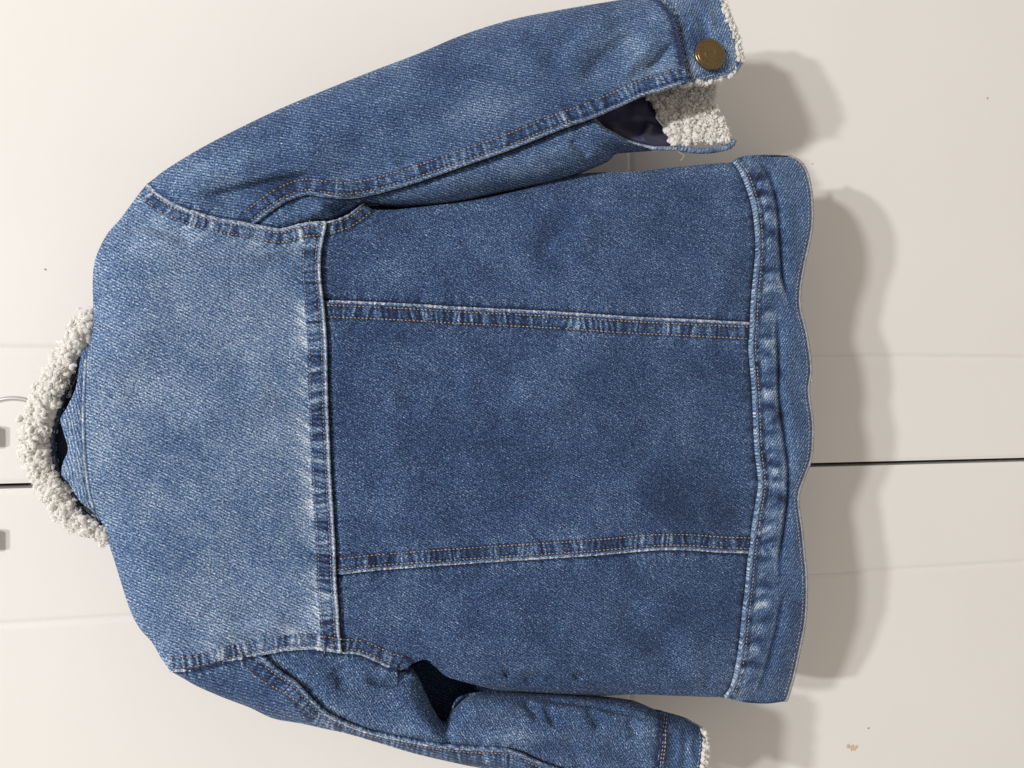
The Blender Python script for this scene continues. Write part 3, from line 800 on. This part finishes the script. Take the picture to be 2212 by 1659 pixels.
# cuff
def cuff_h(P):
    do = pdist(P, crv([(1330, 0), (1400, -10), (1480, -17), (1560, -16)], step=10))[0]
    h = 19 * MM * ell(do / 110)
    dl = pdist(P, crv([(1481, 178), (1531, 172), (1581, 157), (1598, 138)], step=6))[0]
    de = pdist(P, crv([(1540, -16), (1558, 0), (1566, 25), (1581, 65), (1591, 100), (1598, 138)], step=6))[0]
    h = h - 1.6 * MM * (1 - ell(dl / 10)) - 1.6 * MM * (1 - ell(de / 10))
    for pts, w, a, s in (([(1500, 10), (1520, 50), (1530, 90)], 12, -2.6, 14), ([(1540, 5), (1550, 40), (1556, 70)], 10, -1.6, 12), ([(1475, 30), (1490, 70)], 9, -1.6, 10), ([(1530, 20), (1538, 60)], 9, 1.4, 10)):
        h = h + fold(P, pts, w, a * MM, s)
    return h + 0.6 * MM * fbm(P, 40, 3, 5)
CF_SEAMS = [(S_CR, 'over')]
c_up = [(1400, -10), (1480, -17), (1530, -17), (1543, -14)]
c_lo = [(1481, 178), (1505, 177), (1531, 172), (1560, 165), (1582, 157), (1598, 138)]
c_rt = [(1543, -14), (1557, 0), (1566, 25), (1581, 65), (1591, 100), (1598, 138)]
cuff_r = patch('cuff', (c_up, c_lo, CUFF_R, c_rt), cuff_h, CF_SEAMS, -68, M_DENIM, sleeve_r, lift=2.0 * MM, fade0=0.53,
               spots=[(1490, 70, 16, 40, 0, -0.14), (1510, 90, 20, 20, 0, -0.14), (1520, 40, 14, 40, 10, -0.10), (1575, 110, 16, 40, 0, 0.10), (1530, 165, 50, 10, -8, -0.04), (1500, 140, 18, 20, 0, 0.08), (1540, 20, 10, 30, 0, 0.08)], sp=1.6)
CFH = lambda P: evaluate(P, cuff_h, CF_SEAMS, lift=2.0 * MM)[0]
edge_c = crv(c_rt[1:-1] + [(1597, 130), (1597, 142), (1588, 154), (1570, 162), (1531, 172), (1483, 179)], step=1.8)
tube('cuff_edge', at(edge_c[:, 0], edge_c[:, 1], CFH(edge_c) - 0.7 * MM), 1.15 * MM, M_DENIMF, cuff_r, 8, twist=0.0024, fade=0.68)
# the unbuttoned under half of the cuff: satin facing, sherpa and rim
def lin_h(P): return (-8 + 2.2 * fbm(P, 40, 2, 8)) * MM + 9 * MM * sm(P[:, 1], 262, 318) + fold(P, [(1290, 268), (1340, 285), (1400, 305), (1455, 318)], 12, 6 * MM) + fold(P, [(1405, 262), (1395, 285), (1385, 300)], 8, 4 * MM)
def plain(name, edges, hf, mat, parent, sp=2.5, skirt=3.0):
    return patch(name, edges, hf, [], 0, mat, parent, skirt=skirt, sp=sp)
plain('lining', ([(1270, 245), (1330, 225), (1400, 190)], [(1278, 262), (1316, 284), (1356, 304), (1406, 318), (1466, 322)], [(1270, 245), (1278, 262)], [(1400, 190), (1404, 235), (1432, 275), (1466, 322)]), lin_h, M_LINING, sleeve_r)
pw = crv([(1281, 256), (1300, 275), (1316, 285), (1356, 306), (1406, 319), (1463, 321)], step=1.8)
tube('placket_edge', at(pw[:, 0], pw[:, 1], 1.0 * MM + 3.0 * MM * np.linspace(0, 1, len(pw))), 1.5 * MM, M_DENIMF, sleeve_r, 8, twist=0.0022, fade=0.74)
rw = crv([(1464, 320), (1490, 324), (1521, 326), (1555, 322), (1577, 315), (1586, 302)], step=1.8)
tube('cuff_rim', at(rw[:, 0], rw[:, 1], 4.5 * MM), 2.1 * MM, M_DENIM, sleeve_r, 10, twist=0.0026, fade=0.58)

lt = crv([(1462, 322), (1470, 331), (1478, 336), (1474, 343), (1470, 347)], step=1.5)
tube('loose_thread', at(lt[:, 0], lt[:, 1], 4 * MM), 0.45 * MM, M_THREAD, sleeve_r, 6)

# ---- left sleeve
LO_SEAMS = [(S_LS, 'over'), (S_AL, 'under')]
al_a = cut(ARM_L, ARM_L[0], (556, 1416)); al_b = cut(ARM_L, (556, 1416), ARM_L[-1])
sl_a = tuck(al_a, 0, -6); sl_a[0] = al_a[0]
sl_ridge = [sl_a[-1]] + LS_RIDGE[1:]
sl_out = [sl_a[0]] + LS_OUT[1:]
sleeve_l = patch('sleeve', (sl_ridge, sl_out, sl_a[::-1], [LS_RIDGE[-1], LS_OUT[-1]]), sleeve_l_base, LO_SEAMS, 22, M_DENIM, jacket, lift=1.2 * MM, fade0=0.39,
                 spots=[(560, 1500, 60, 30, 25, -0.05), (1000, 1640, 160, 14, 10, 0.05)], fnoise=0.07)
SLH = lambda P: evaluate(P, sleeve_l_base, LO_SEAMS, lift=1.2 * MM)[0]
LI_SEAMS = [(S_LS, 'under'), (S_AL, 'under'), (S_AL2, 'under'), (S_CL, 'under')]
li_st = [(550, 1410)] + [(a, b - 6) for a, b in al_b[1:]] + [(775, 1405), (810, 1419), (840, 1433), (868, 1442)]
li_in = [(868, 1442)] + LS_IN[1:-1] + [(1434, 1539)]
li_rd = [(550, 1410), (588, 1452), (630, 1484), (662, 1517), (695, 1546), (738, 1568), (800, 1590), (883, 1608), (956, 1620), (1030, 1626), (1085, 1628), (1121, 1637), (1158, 1654), (1194, 1667), (1290, 1699), (1419, 1731)]
li_end = [(1434, 1539), (1430, 1572), (1429, 1608), (1423, 1659), (1419, 1731)]
li_cut = [(956, 1620), (957, 1590), (958, 1562)]
k_in = 6
liA = (li_rd[:9], li_in[:k_in] + [li_cut[-1]], li_st, li_cut)
liB = (li_rd[8:], [li_cut[-1]] + li_in[k_in:], li_cut, li_end[::-1])
under_l = patch('under_sleeve', [liA, liB], sleeve_l_base, LI_SEAMS, 58, M_DENIMF, sleeve_l, lift=-1.2 * MM, fade0=0.41,
      spots=[(900, 1580, 90, 20, 20, 0.06), (1120, 1590, 120, 16, 0, 0.10), (1390, 1600, 34, 40, 0, 0.08), (1160, 1545, 30, 22, 30, -0.08), (720, 1480, 30, 40, 0, -0.04), (1280, 1550, 20, 20, 0, -0.06), (600, 1430, 30, 12, 20, 0.05), (1340, 1530, 60, 10, 10, -0.05)], fnoise=0.08)
SILH = lambda P: evaluate(P, sleeve_l_base, LI_SEAMS, lift=-1.2 * MM)[0]
shell('sleeve_front', ([(500, 1430), (700, 1425), (868, 1415), (940, 1422), (1010, 1455), (1088, 1482), (1154, 1494)] + LS_IN[12:], LS_OUT, [(500, 1430), (430, 1440), LS_OUT[0]], [LS_IN[-1], (1425, 1640), LS_OUT[-1]]), 22 * MM, 70, [LS_OUT, [(1154, 1494)] + LS_IN[12:]], sleeve_l, fade=0.22)  # fills the underarm hole; its shade is painted in by the dark fade
def cuffl_h(P):
    di = pdist(P, crv([(1430, 1539), (1480, 1553), (1506, 1568), (1517, 1575)], step=6))[0]
    h = 20 * MM * ell((di + 3) / 60)
    for pts, w, a, s in (([(1450, 1570), (1452, 1620), (1445, 1670)], 9, -2.2, 10), ([(1478, 1570), (1480, 1620), (1474, 1680)], 9, -1.8, 10), ([(1500, 1590), (1503, 1640)], 7, -1.4, 9)):
        h = h + fold(P, pts, w, a * MM, s)
    de = pdist(P, crv([(1517, 1575), (1520, 1608), (1514, 1659), (1508, 1775)], step=6))[0]
    return h + 0.6 * MM * fbm(P, 36, 3, 6) - 1.8 * MM * (1 - ell(de / 10))
CL_SEAMS = [(S_CL, 'over')]
cuff_l = patch('cuff', ([(1430, 1539), (1480, 1553), (1506, 1568), (1517, 1575)], [(1412, 1752), (1508, 1775)], CUFF_L, [(1517, 1575), (1520, 1608), (1514, 1659), (1508, 1775)]), cuffl_h, CL_SEAMS, 62, M_DENIM, sleeve_l,
               lift=1.6 * MM, fade0=0.39, spots=[(1455, 1600, 8, 60, 0, -0.10), (1490, 1620, 10, 40, 0, 0.10), (1470, 1570, 30, 10, 20, -0.08)], sp=1.8)
CLH = lambda P: evaluate(P, cuffl_h, CL_SEAMS, lift=1.6 * MM)[0]
el = crv([(1480, 1553), (1506, 1568), (1517, 1576), (1520, 1608), (1514, 1659), (1508, 1775)], step=1.8)
tube('cuff_edge', at(el[:, 0], el[:, 1], CLH(el) - 0.8 * MM), 1.05 * MM, M_DENIMF, cuff_l, 8, twist=0.0024, fade=0.58)

# ---- raised seam edges
ridge('seam_edge', S_YOKE, body_h, Y_SEAMS, yoke, 0.95, 0.68, lift=0.35)
ridge('seam_edge', S_AR, body_h, Y_SEAMS, yoke, 1.2, 0.70)
ridge('seam_edge', S_AL, body_h, Y_SEAMS, yoke, 1.1, 0.68)
o_ = jacket
ridge('seam_edge', S_SR, body_h, CP_SEAMS, jacket, 1.2, 0.76, (0.012, 0))
ridge('seam_edge', S_SL, body_h, CP_SEAMS, jacket, 1.15, 0.72, (0.012, 0))
ridge('seam_edge', S_AR2, body_h, RP_SEAMS, jacket, 0.9, 0.62)
ridge('seam_edge', S_AL2, body_h, LP_SEAMS, jacket, 1.0, 0.64)
ridge('seam_edge', S_W, band_h, WB_SEAMS, waist_m, 0.82, 0.64)
ridge('seam_edge', S_RS, sleeve_r_base, USL_SEAMS, sleeve_r, 1.2, 0.74)
ridge('seam_edge', S_LS, sleeve_l_base, LO_SEAMS, sleeve_l, 1.2, 0.70)
ridge('seam_edge', S_CR, cuff_h, CF_SEAMS, cuff_r, 1.1, 0.70)
ridge('seam_edge', S_CL, cuffl_h, CL_SEAMS, cuff_l, 1.0, 0.52)

# ---- stitching
def st(seam, k, hf, a=0.0, b=1.0):
    c = offset_curve(seam.c, seam.st[k], seam.side); n = len(c)
    return (c[int(a * n):max(int(a * n) + 3, int(b * n))], hf)
stitches('stitching', [st(S_YOKE, 0, YH), st(S_YOKE, 1, YH), st(S_AR, 0, YH), st(S_AR, 1, YH, 0.0, 0.97), st(S_AL, 0, YH), st(S_AL, 1, YH)], yoke)
stitches('stitching', [st(S_SR, 0, CPH, 0.008), st(S_SR, 1, CPH, 0.01), st(S_SL, 0, CPH, 0.008), st(S_SL, 1, CPH, 0.01), st(S_AR2, 0, RPH), st(S_AR2, 1, RPH), st(S_AL2, 0, LPH), st(S_AL2, 1, LPH)], jacket)
stitches('stitching', [st(S_W, 0, WBH), (np.array([(a - 9, b) for a, b in HEM[1:-1]]), WBH)], waist_m, M_THREADG, pitch=7.6, ln=5.4, wd=1.6)
stitches('stitching', [st(S_RS, 0, SRH, 0, 0.74), st(S_RS, 1, SRH), ([(1217, 244), (1221, 256), (1226, 270)], SRH)], sleeve_r)
stitches('stitching', [st(S_LS, 0, SLH), ([(520, 1429), (555, 1464), (600, 1489), (640, 1514), (678, 1546), (722, 1570)], SLH)], sleeve_l)
stitches('stitching', [st(S_CR, 0, CFH), ([(1560, 30), (1574, 65), (1584, 100), (1590, 132), (1580, 149), (1530, 165), (1492, 171)], CFH)], cuff_r, M_THREADG)
stitches('stitching', [st(S_CL, 0, CLH), st(S_CL, 1, CLH), ([(1511, 1580), (1513, 1608), (1507, 1659)], CLH)], cuff_l, M_THREADG)

# ---- brass shank button: domed cap with rolled rim, inner ring and raised marks
def button():
    c = np.array([1530.0, 121.0])
    hc_ = float(CFH(c[None])[0])
    g = 12.0
    hx = float(CFH(c[None] + [[g, 0]])[0] - CFH(c[None] - [[g, 0]])[0]); hy = float(CFH(c[None] + [[0, g]])[0] - CFH(c[None] - [[0, g]])[0])
    P0 = at(c[0], c[1], hc_ + 1.2 * MM)
    ray = P0 / np.linalg.norm(P0)
    ez = -ray * 0.90 + (X * 0.42 - U * 0.34)   # the cap leans on its shank
    ez /= np.linalg.norm(ez)
    ex = -U - ez * (-U @ ez); ex /= np.linalg.norm(ex); ey = np.cross(ez, ex)
    R = 11.3 * MM
    prof = [(0.30, -1.6), (0.55, -1.5), (0.93, 0.1), (1.0, 0.65), (0.995, 1.05), (0.96, 1.4), (0.915, 1.5), (0.87, 1.38), (0.835, 1.22), (0.80, 1.38), (0.77, 1.55), (0.72, 1.55), (0.5, 1.68), (0.39, 1.72), (0.36, 1.95), (0.33, 1.98), (0.30, 1.75), (0.2, 1.7), (0.0, 1.7)]
    n = 48
    V = []; 
    for r, z in prof:
        for k in range(n):
            a = 2 * math.pi * k / n
            V.append(P0 + ex * R * r * math.cos(a) + ey * R * r * math.sin(a) + ez * (1.7 * z + 1.0) * MM)
    i = np.arange(len(prof) * n).reshape(len(prof), n)
    fc = np.stack([i[:-1], np.roll(i, -1, 1)[:-1], np.roll(i, -1, 1)[1:], i[1:]], -1).reshape(-1, 4)
    b = mesh_obj('button', np.array(V), fc[:, ::-1], M_BRASS, sleeve_r)
    # worn raised lettering marks in a ring
    V = []; Fc = []; nb = 0
    rr = random.Random(3)
    for k in range(15):
        a0 = 2 * math.pi * (k + 0.15 * rr.random()) / 15
        if k in (4, 11): continue
        for j in range(rr.choice([1, 2, 2])):
            r0, r1 = (0.50, 0.66) if j == 0 else (0.56, 0.60)
            w = 0.022 if j == 0 else 0.06
            a = a0 + (0.05 if j else 0)
            co, si = math.cos(a), math.sin(a)
            for zz in (2.6, 3.25):
                for (r, t) in ((r0, -w), (r1, -w), (r1, w), (r0, w)):
                    V.append(P0 + R * ((r * co - t * si) * ex + (r * si + t * co) * ey) + ez * (zz + 0.6) * MM)
            Fc += [tuple(nb + q for q in f) for f in ((4, 5, 6, 7), (0, 1, 5, 4), (1, 2, 6, 5), (2, 3, 7, 6), (3, 0, 4, 7))]
            nb += 8
    m_ = mesh_obj('raised_marks', np.array(V), Fc, M_BRASS, b, False); m_['kind'] = 'stuff'
    return b
button()

# ------------------------------------------------------------------ sherpa
def ico(sub):
    import bmesh
    bm = bmesh.new(); bmesh.ops.create_icosphere(bm, subdivisions=sub, radius=1.0)
    V = np.array([v.co[:] for v in bm.verts]); Fc = np.array([[v.index for v in f.verts] for f in bm.faces]); bm.free()
    return V, Fc
IV, IF = ico(2)
def blob_variants(n=10):
    out = []
    for k in range(n):
        V = IV.copy()
        d = 0.42 * vn(V[:, 0] * 1.6 + 11 * k, V[:, 1] * 1.6 + V[:, 2] * 1.3) + 0.20 * vn(V[:, 1] * 3.4 + 3 * k, V[:, 2] * 3.4 - V[:, 0] * 2) + 0.10 * vn(V[:, 2] * 7 + k, V[:, 0] * 7 + V[:, 1] * 5)
        out.append(V * (1 + d)[:, None])
    return out
BV = blob_variants()
def sherpa(name, pts, parent, size=(4, 8), fuzz=20):
    """pts: list of (point, normal) -> irregular tufts and fine curled fibres, one fleece"""
    V = []; Fc = []; nb = 0
    for p, nrm in pts:
        s = random.uniform(*size) * 0.46 * MM
        q = np.array(Matrix.Rotation(random.uniform(0, 6.28), 3, Vector((random.gauss(0, 1), random.gauss(0, 1), random.gauss(0, 1))).normalized()))
        sc = np.array([random.uniform(0.7, 1.7), random.uniform(0.6, 1.1), random.uniform(0.6, 1.0)])
        V.append(p + (BV[random.randrange(len(BV))] * sc * s) @ q.T); Fc.append(IF + nb); nb += len(IV)
    def curls(per, n, sides, w0, Lf, rf, spread, twr):
        """curled strands, 'per' to a tuft, made all at once"""
        nonlocal nb
        Pn = np.repeat(np.array([p for p, _ in pts]), per, 0); Nn = np.repeat(np.array([q for _, q in pts]), per, 0)
        m = len(Pn)
        unit = lambda A: A / (np.linalg.norm(A, axis=-1, keepdims=True) + 1e-9)
        tuft = np.repeat(rng.normal(0, 0.5, (len(pts), 3)), per, 0)
        d = unit(unit(Nn) + tuft + rng.normal(0, spread, (m, 3)))
        o1 = unit(np.cross(d, rng.normal(0, 1, (m, 3)))); o2 = np.cross(d, o1)
        sz = np.mean(size)
        L = rng.uniform(0.45, 1.0, (m, 1)) * sz * Lf * MM
        rr = rng.uniform(0.5, 1.2, (m, 1)) * rf * sz * MM; ph = rng.uniform(0, 6.28, (m, 1)); tw = rng.uniform(*twr, (m, 1)) * rng.choice([-1, 1], (m, 1))
        st_ = Pn + d * (rng.uniform(0.0, 0.3, (m, 1)) * sz * MM) + rng.normal(0, 0.17 * sz * MM, (m, 3))
        t = np.linspace(0, 1, n)
        C = st_[:, None] + d[:, None] * (L * t)[..., None] + (rr * np.cos(ph + tw * t))[..., None] * o1[:, None] + (rr * np.sin(ph + tw * t))[..., None] * o2[:, None]
        T = unit(np.gradient(C, axis=1)); N1 = unit(np.cross(T, d[:, None] + 0.3 * o1[:, None])); B1 = np.cross(T, N1)
        w = (w0 * MM * np.clip(np.sin(math.pi * (0.06 + 0.90 * t)) ** 0.5, 0.12, 1))[None, :, None] * rng.uniform(0.6, 1.25, (m, 1, 1))
        th = np.linspace(0, 2 * math.pi, sides, endpoint=False)
        R_ = C[:, :, None] + w[..., None] * (np.cos(th)[None, None, :, None] * N1[:, :, None] + np.sin(th)[None, None, :, None] * B1[:, :, None])
        V.append(R_.reshape(-1, 3))
        i = np.arange(n * sides).reshape(n, sides)
        q4 = np.stack([i[:-1], np.roll(i, -1, 1)[:-1], np.roll(i, -1, 1)[1:], i[1:]], -1).reshape(-1, 4)
        tri = np.vstack([q4[:, [0, 1, 2]], q4[:, [0, 2, 3]]])
        Fc.append((tri[None] + (np.arange(m) * n * sides)[:, None, None]).reshape(-1, 3) + nb)
        nb += m * n * sides
    curls(3, 9, 6, 0.175 * np.mean(size), 0.28, 0.25, 0.7, (3.0, 6.0))     # matted locks
    curls(int(fuzz), 6, 3, 0.13, 0.62, 0.20, 0.8, (2.5, 6.0))               # loose hairs
    o = mesh_obj(name, np.vstack(V), np.vstack(Fc), M_SHERPA, parent)
    o['kind'] = 'stuff'
    return o

# ---- collar: denim fall, navy edge, sherpa
COL_OUT = [(196, 668), (165, 690), (146, 722), (132, 746), (108, 793), (90, 821), (70, 857), (57, 893), (46, 929), (45, 968), (48, 995), (62, 1020), (78, 1050), (101, 1088), (120, 1116), (145, 1132), (168, 1150), (190, 1156), (214, 1158), (230, 1170)]
COL_IN = [(197, 722), (190, 739), (174, 768), (157, 811), (138, 850), (123, 904), (112, 950), (122, 1015), (143, 1040), (172, 1098), (197, 1121), (224, 1142), (234, 1160)]
COL_FALL = [(192, 745), (176, 766), (164, 836), (145, 879), (131, 904), (138, 936), (147, 970), (136, 1000), (133, 1025), (148, 1043), (173, 1083), (200, 1106), (223, 1138)]
NECK_IN = [(196, 745), (196, 770), (196, 836), (195, 907), (198, 979), (205, 1050), (215, 1097), (228, 1140)]
def fall_h(P):
    dn = pdist(P, crv([(186, 771), (186, 836), (185, 907), (188, 979), (195, 1050), (207, 1097), (224, 1142)], step=6))[0]
    end = sm(P[:, 1], 735, 800) * (1 - sm(P[:, 1], 1060, 1135))
    h = (1.0 + 9.0 * end) * MM + 2.0 * MM * ell(dn / 12) - 3.5 * MM * sm(dn, 20, 60)
    h = h + fold(P, [(150, 905), (165, 925), (178, 950)], 9, -3 * MM) + fold(P, [(140, 1010), (160, 1020), (180, 1050)], 12, 2.0 * MM) + fold(P, [(168, 800), (172, 860), (160, 900)], 9, 1.6 * MM)
    return h
collar = patch('collar', (COL_FALL, NECK_IN, [COL_FALL[0], NECK_IN[0]], [COL_FALL[-1], NECK_IN[-1]]), fall_h, [], 78, M_DENIM, jacket, fade0=0.56,
               spots=[(180, 800, 6, 60, 0, -0.15), (178, 900, 8, 40, 0, -0.15), (160, 1000, 20, 40, 0, 0.08), (160, 900, 10, 20, 0, 0.10)], sp=1.6)
nk = crv([(187, 775), (183, 836), (181, 907), (184, 979), (192, 1050), (203, 1097)], step=1.8)
tube('neck_seam', at(nk[:, 0], nk[:, 1], fall_h(nk) + 0.9 * MM), 1.1 * MM, M_DENIMF, collar, 8, twist=0.0022, fade=0.74)
stitches('stitching', [(nk[len(nk) // 2:] - np.array([1.5, 0]), lambda P: fall_h(P) + 1.4 * MM)], collar, M_THREADG)
ci = crv(COL_IN, step=1.8)
tube('collar_edge', at(ci[:, 0] + 2, ci[:, 1], 2.0 * MM * np.ones(len(ci))), 1.5 * MM, M_BLACKBIND, collar, 8)
# inside of the collar between fall and sherpa, coloured dark for the shaded gap
plain('collar_lining', (sh_(COL_IN, -6, 0), sh_(COL_IN, 62, 0), [(191, 722), (259, 722)], [(228, 1160), (296, 1160)]), lambda P: -4.0 * MM + 0.8 * MM * fbm(P, 20, 2, 4), M_BLACKBIND, collar)
co, ci2 = crv(COL_OUT, 200), crv(COL_IN, 200)
# backing of the sherpa
plain('sherpa_backing', (sh_(COL_OUT, 14, 0), sh_(COL_IN, 8, 0), [COL_OUT[0], COL_IN[0]], [COL_OUT[-1], COL_IN[-1]]), lambda P: -1.6 * MM + 1.0 * MM * fbm(P, 14, 2, 2), M_SHERPA, collar)
pts = []
for k in range(1700):
    i = random.randrange(200); s = random.random() * 0.90
    p = ci2[i] * (1 - s) + co[i] * s
    wid = np.linalg.norm(ci2[i] - co[i])
    if random.random() > wid / 95 + 0.15: continue
    p = p + np.array([random.gauss(0, 3.0), random.gauss(0, 3.0)])
    if s < 0.12: p[0] -= 4
    h = (-5.0 + 8.0 * math.sin(math.pi * min(1, max(0, 0.10 + 0.80 * (1 - s)))) + random.gauss(0, 1.0)) * MM
    n = np.array([random.gauss(0, .2), -0.8, 0.9 * s])
    pts.append((at(p[0], p[1], h), n))
sherpa('sherpa_fleece', pts, collar, (4.0, 7.4), fuzz=5)

# ---- sherpa inside the cuffs
quadA = [np.array(p, float) for p in ((1382, 190), (1540, 168), (1578, 306), (1452, 312))]
pts = []
for k in range(620):
    a, b = random.random(), random.random()
    p = (1 - a) * (1 - b) * quadA[0] + a * (1 - b) * quadA[1] + a * b * quadA[2] + (1 - a) * b * quadA[3]
    p[0] += 14 * math.sin(math.pi * b) * (a - 0.5) * -1.4 + random.gauss(0, 2)
    h = (-10 + 15.0 * b + random.gauss(0, 0.7)) * MM
    pts.append((at(p[0], p[1], h), np.array([random.gauss(0, .3) + 0.35 , -0.9, -0.2])))
sherpa('sherpa_lining', pts, cuff_r, (3.2, 5.6), fuzz=6)
pts = []
edge = crv(c_rt, 120)
for k in range(170):
    i = random.randrange(8, 118)
    p = edge[i] + np.array([random.uniform(-3, 8), random.gauss(0, 2)])
    pts.append((at(p[0], p[1], float(CFH(edge[i][None])[0]) + random.gauss(-1.0, 1.3) * MM), np.array([0, -0.3, -1.0])))
for k in range(36):
    p = np.array([random.uniform(1470, 1596), 0]); p[1] = np.interp(p[0], [1470, 1531, 1581, 1598], [184, 176, 161, 143]) + random.uniform(-4, 5)
    pts.append((at(p[0], p[1], float(CFH(p[None])[0]) + random.gauss(-1.5, 1.0) * MM), np.array([-1.0, -0.3, -0.3])))
sherpa('sherpa_edge', pts, cuff_r, (2.0, 4.0), fuzz=6)
pts = []
edge = crv([(1514, 1574), (1522, 1608), (1517, 1659), (1511, 1775)], 120)
for k in range(190):
    i = random.randrange(120)
    p = edge[i] + np.array([random.uniform(-3, 7), random.gauss(0, 2)])
    pts.append((at(p[0], p[1], float(CLH(edge[i][None])[0]) + random.gauss(-0.8, 1.2) * MM), np.array([0, -0.3, -1.0])))
sherpa('sherpa_edge', pts, cuff_l, (2.0, 4.0), fuzz=6)

# ------------------------------------------------------------------ hanger
hanger = empty('coat_hanger', (-0.036, 0.53, 0.16))
tag(hanger, 'silver wire hanger hook rising out of the sherpa collar', 'hanger')
hl = np.array(hanger.location)
C = np.array([-0.036, 0.532, 0.2125]); R = 0.0268
ang = np.radians(np.linspace(150, -58, 60))
arc = np.stack([C[0] + R * np.cos(ang), np.full(60, C[1]), C[2] + R * np.sin(ang)], -1)
end = arc[-1]
stem = crv([tuple(end), (-0.030, 0.530, 0.182), (-0.036, 0.528, 0.168), (-0.037, 0.526, 0.140)], 24)
tube('hook', np.vstack([arc, stem[1:]]) - hl, 1.75 * MM, M_STEEL, hanger, 12)
sb = crv([(-0.185, 0.520, 0.075), (-0.12, 0.517, 0.115), (-0.037, 0.522, 0.142), (0.05, 0.517, 0.118), (0.125, 0.520, 0.085)], 50)
tube('shoulder_bar', sb - hl, 5 * MM, M_PLASTIC, hanger, 12)
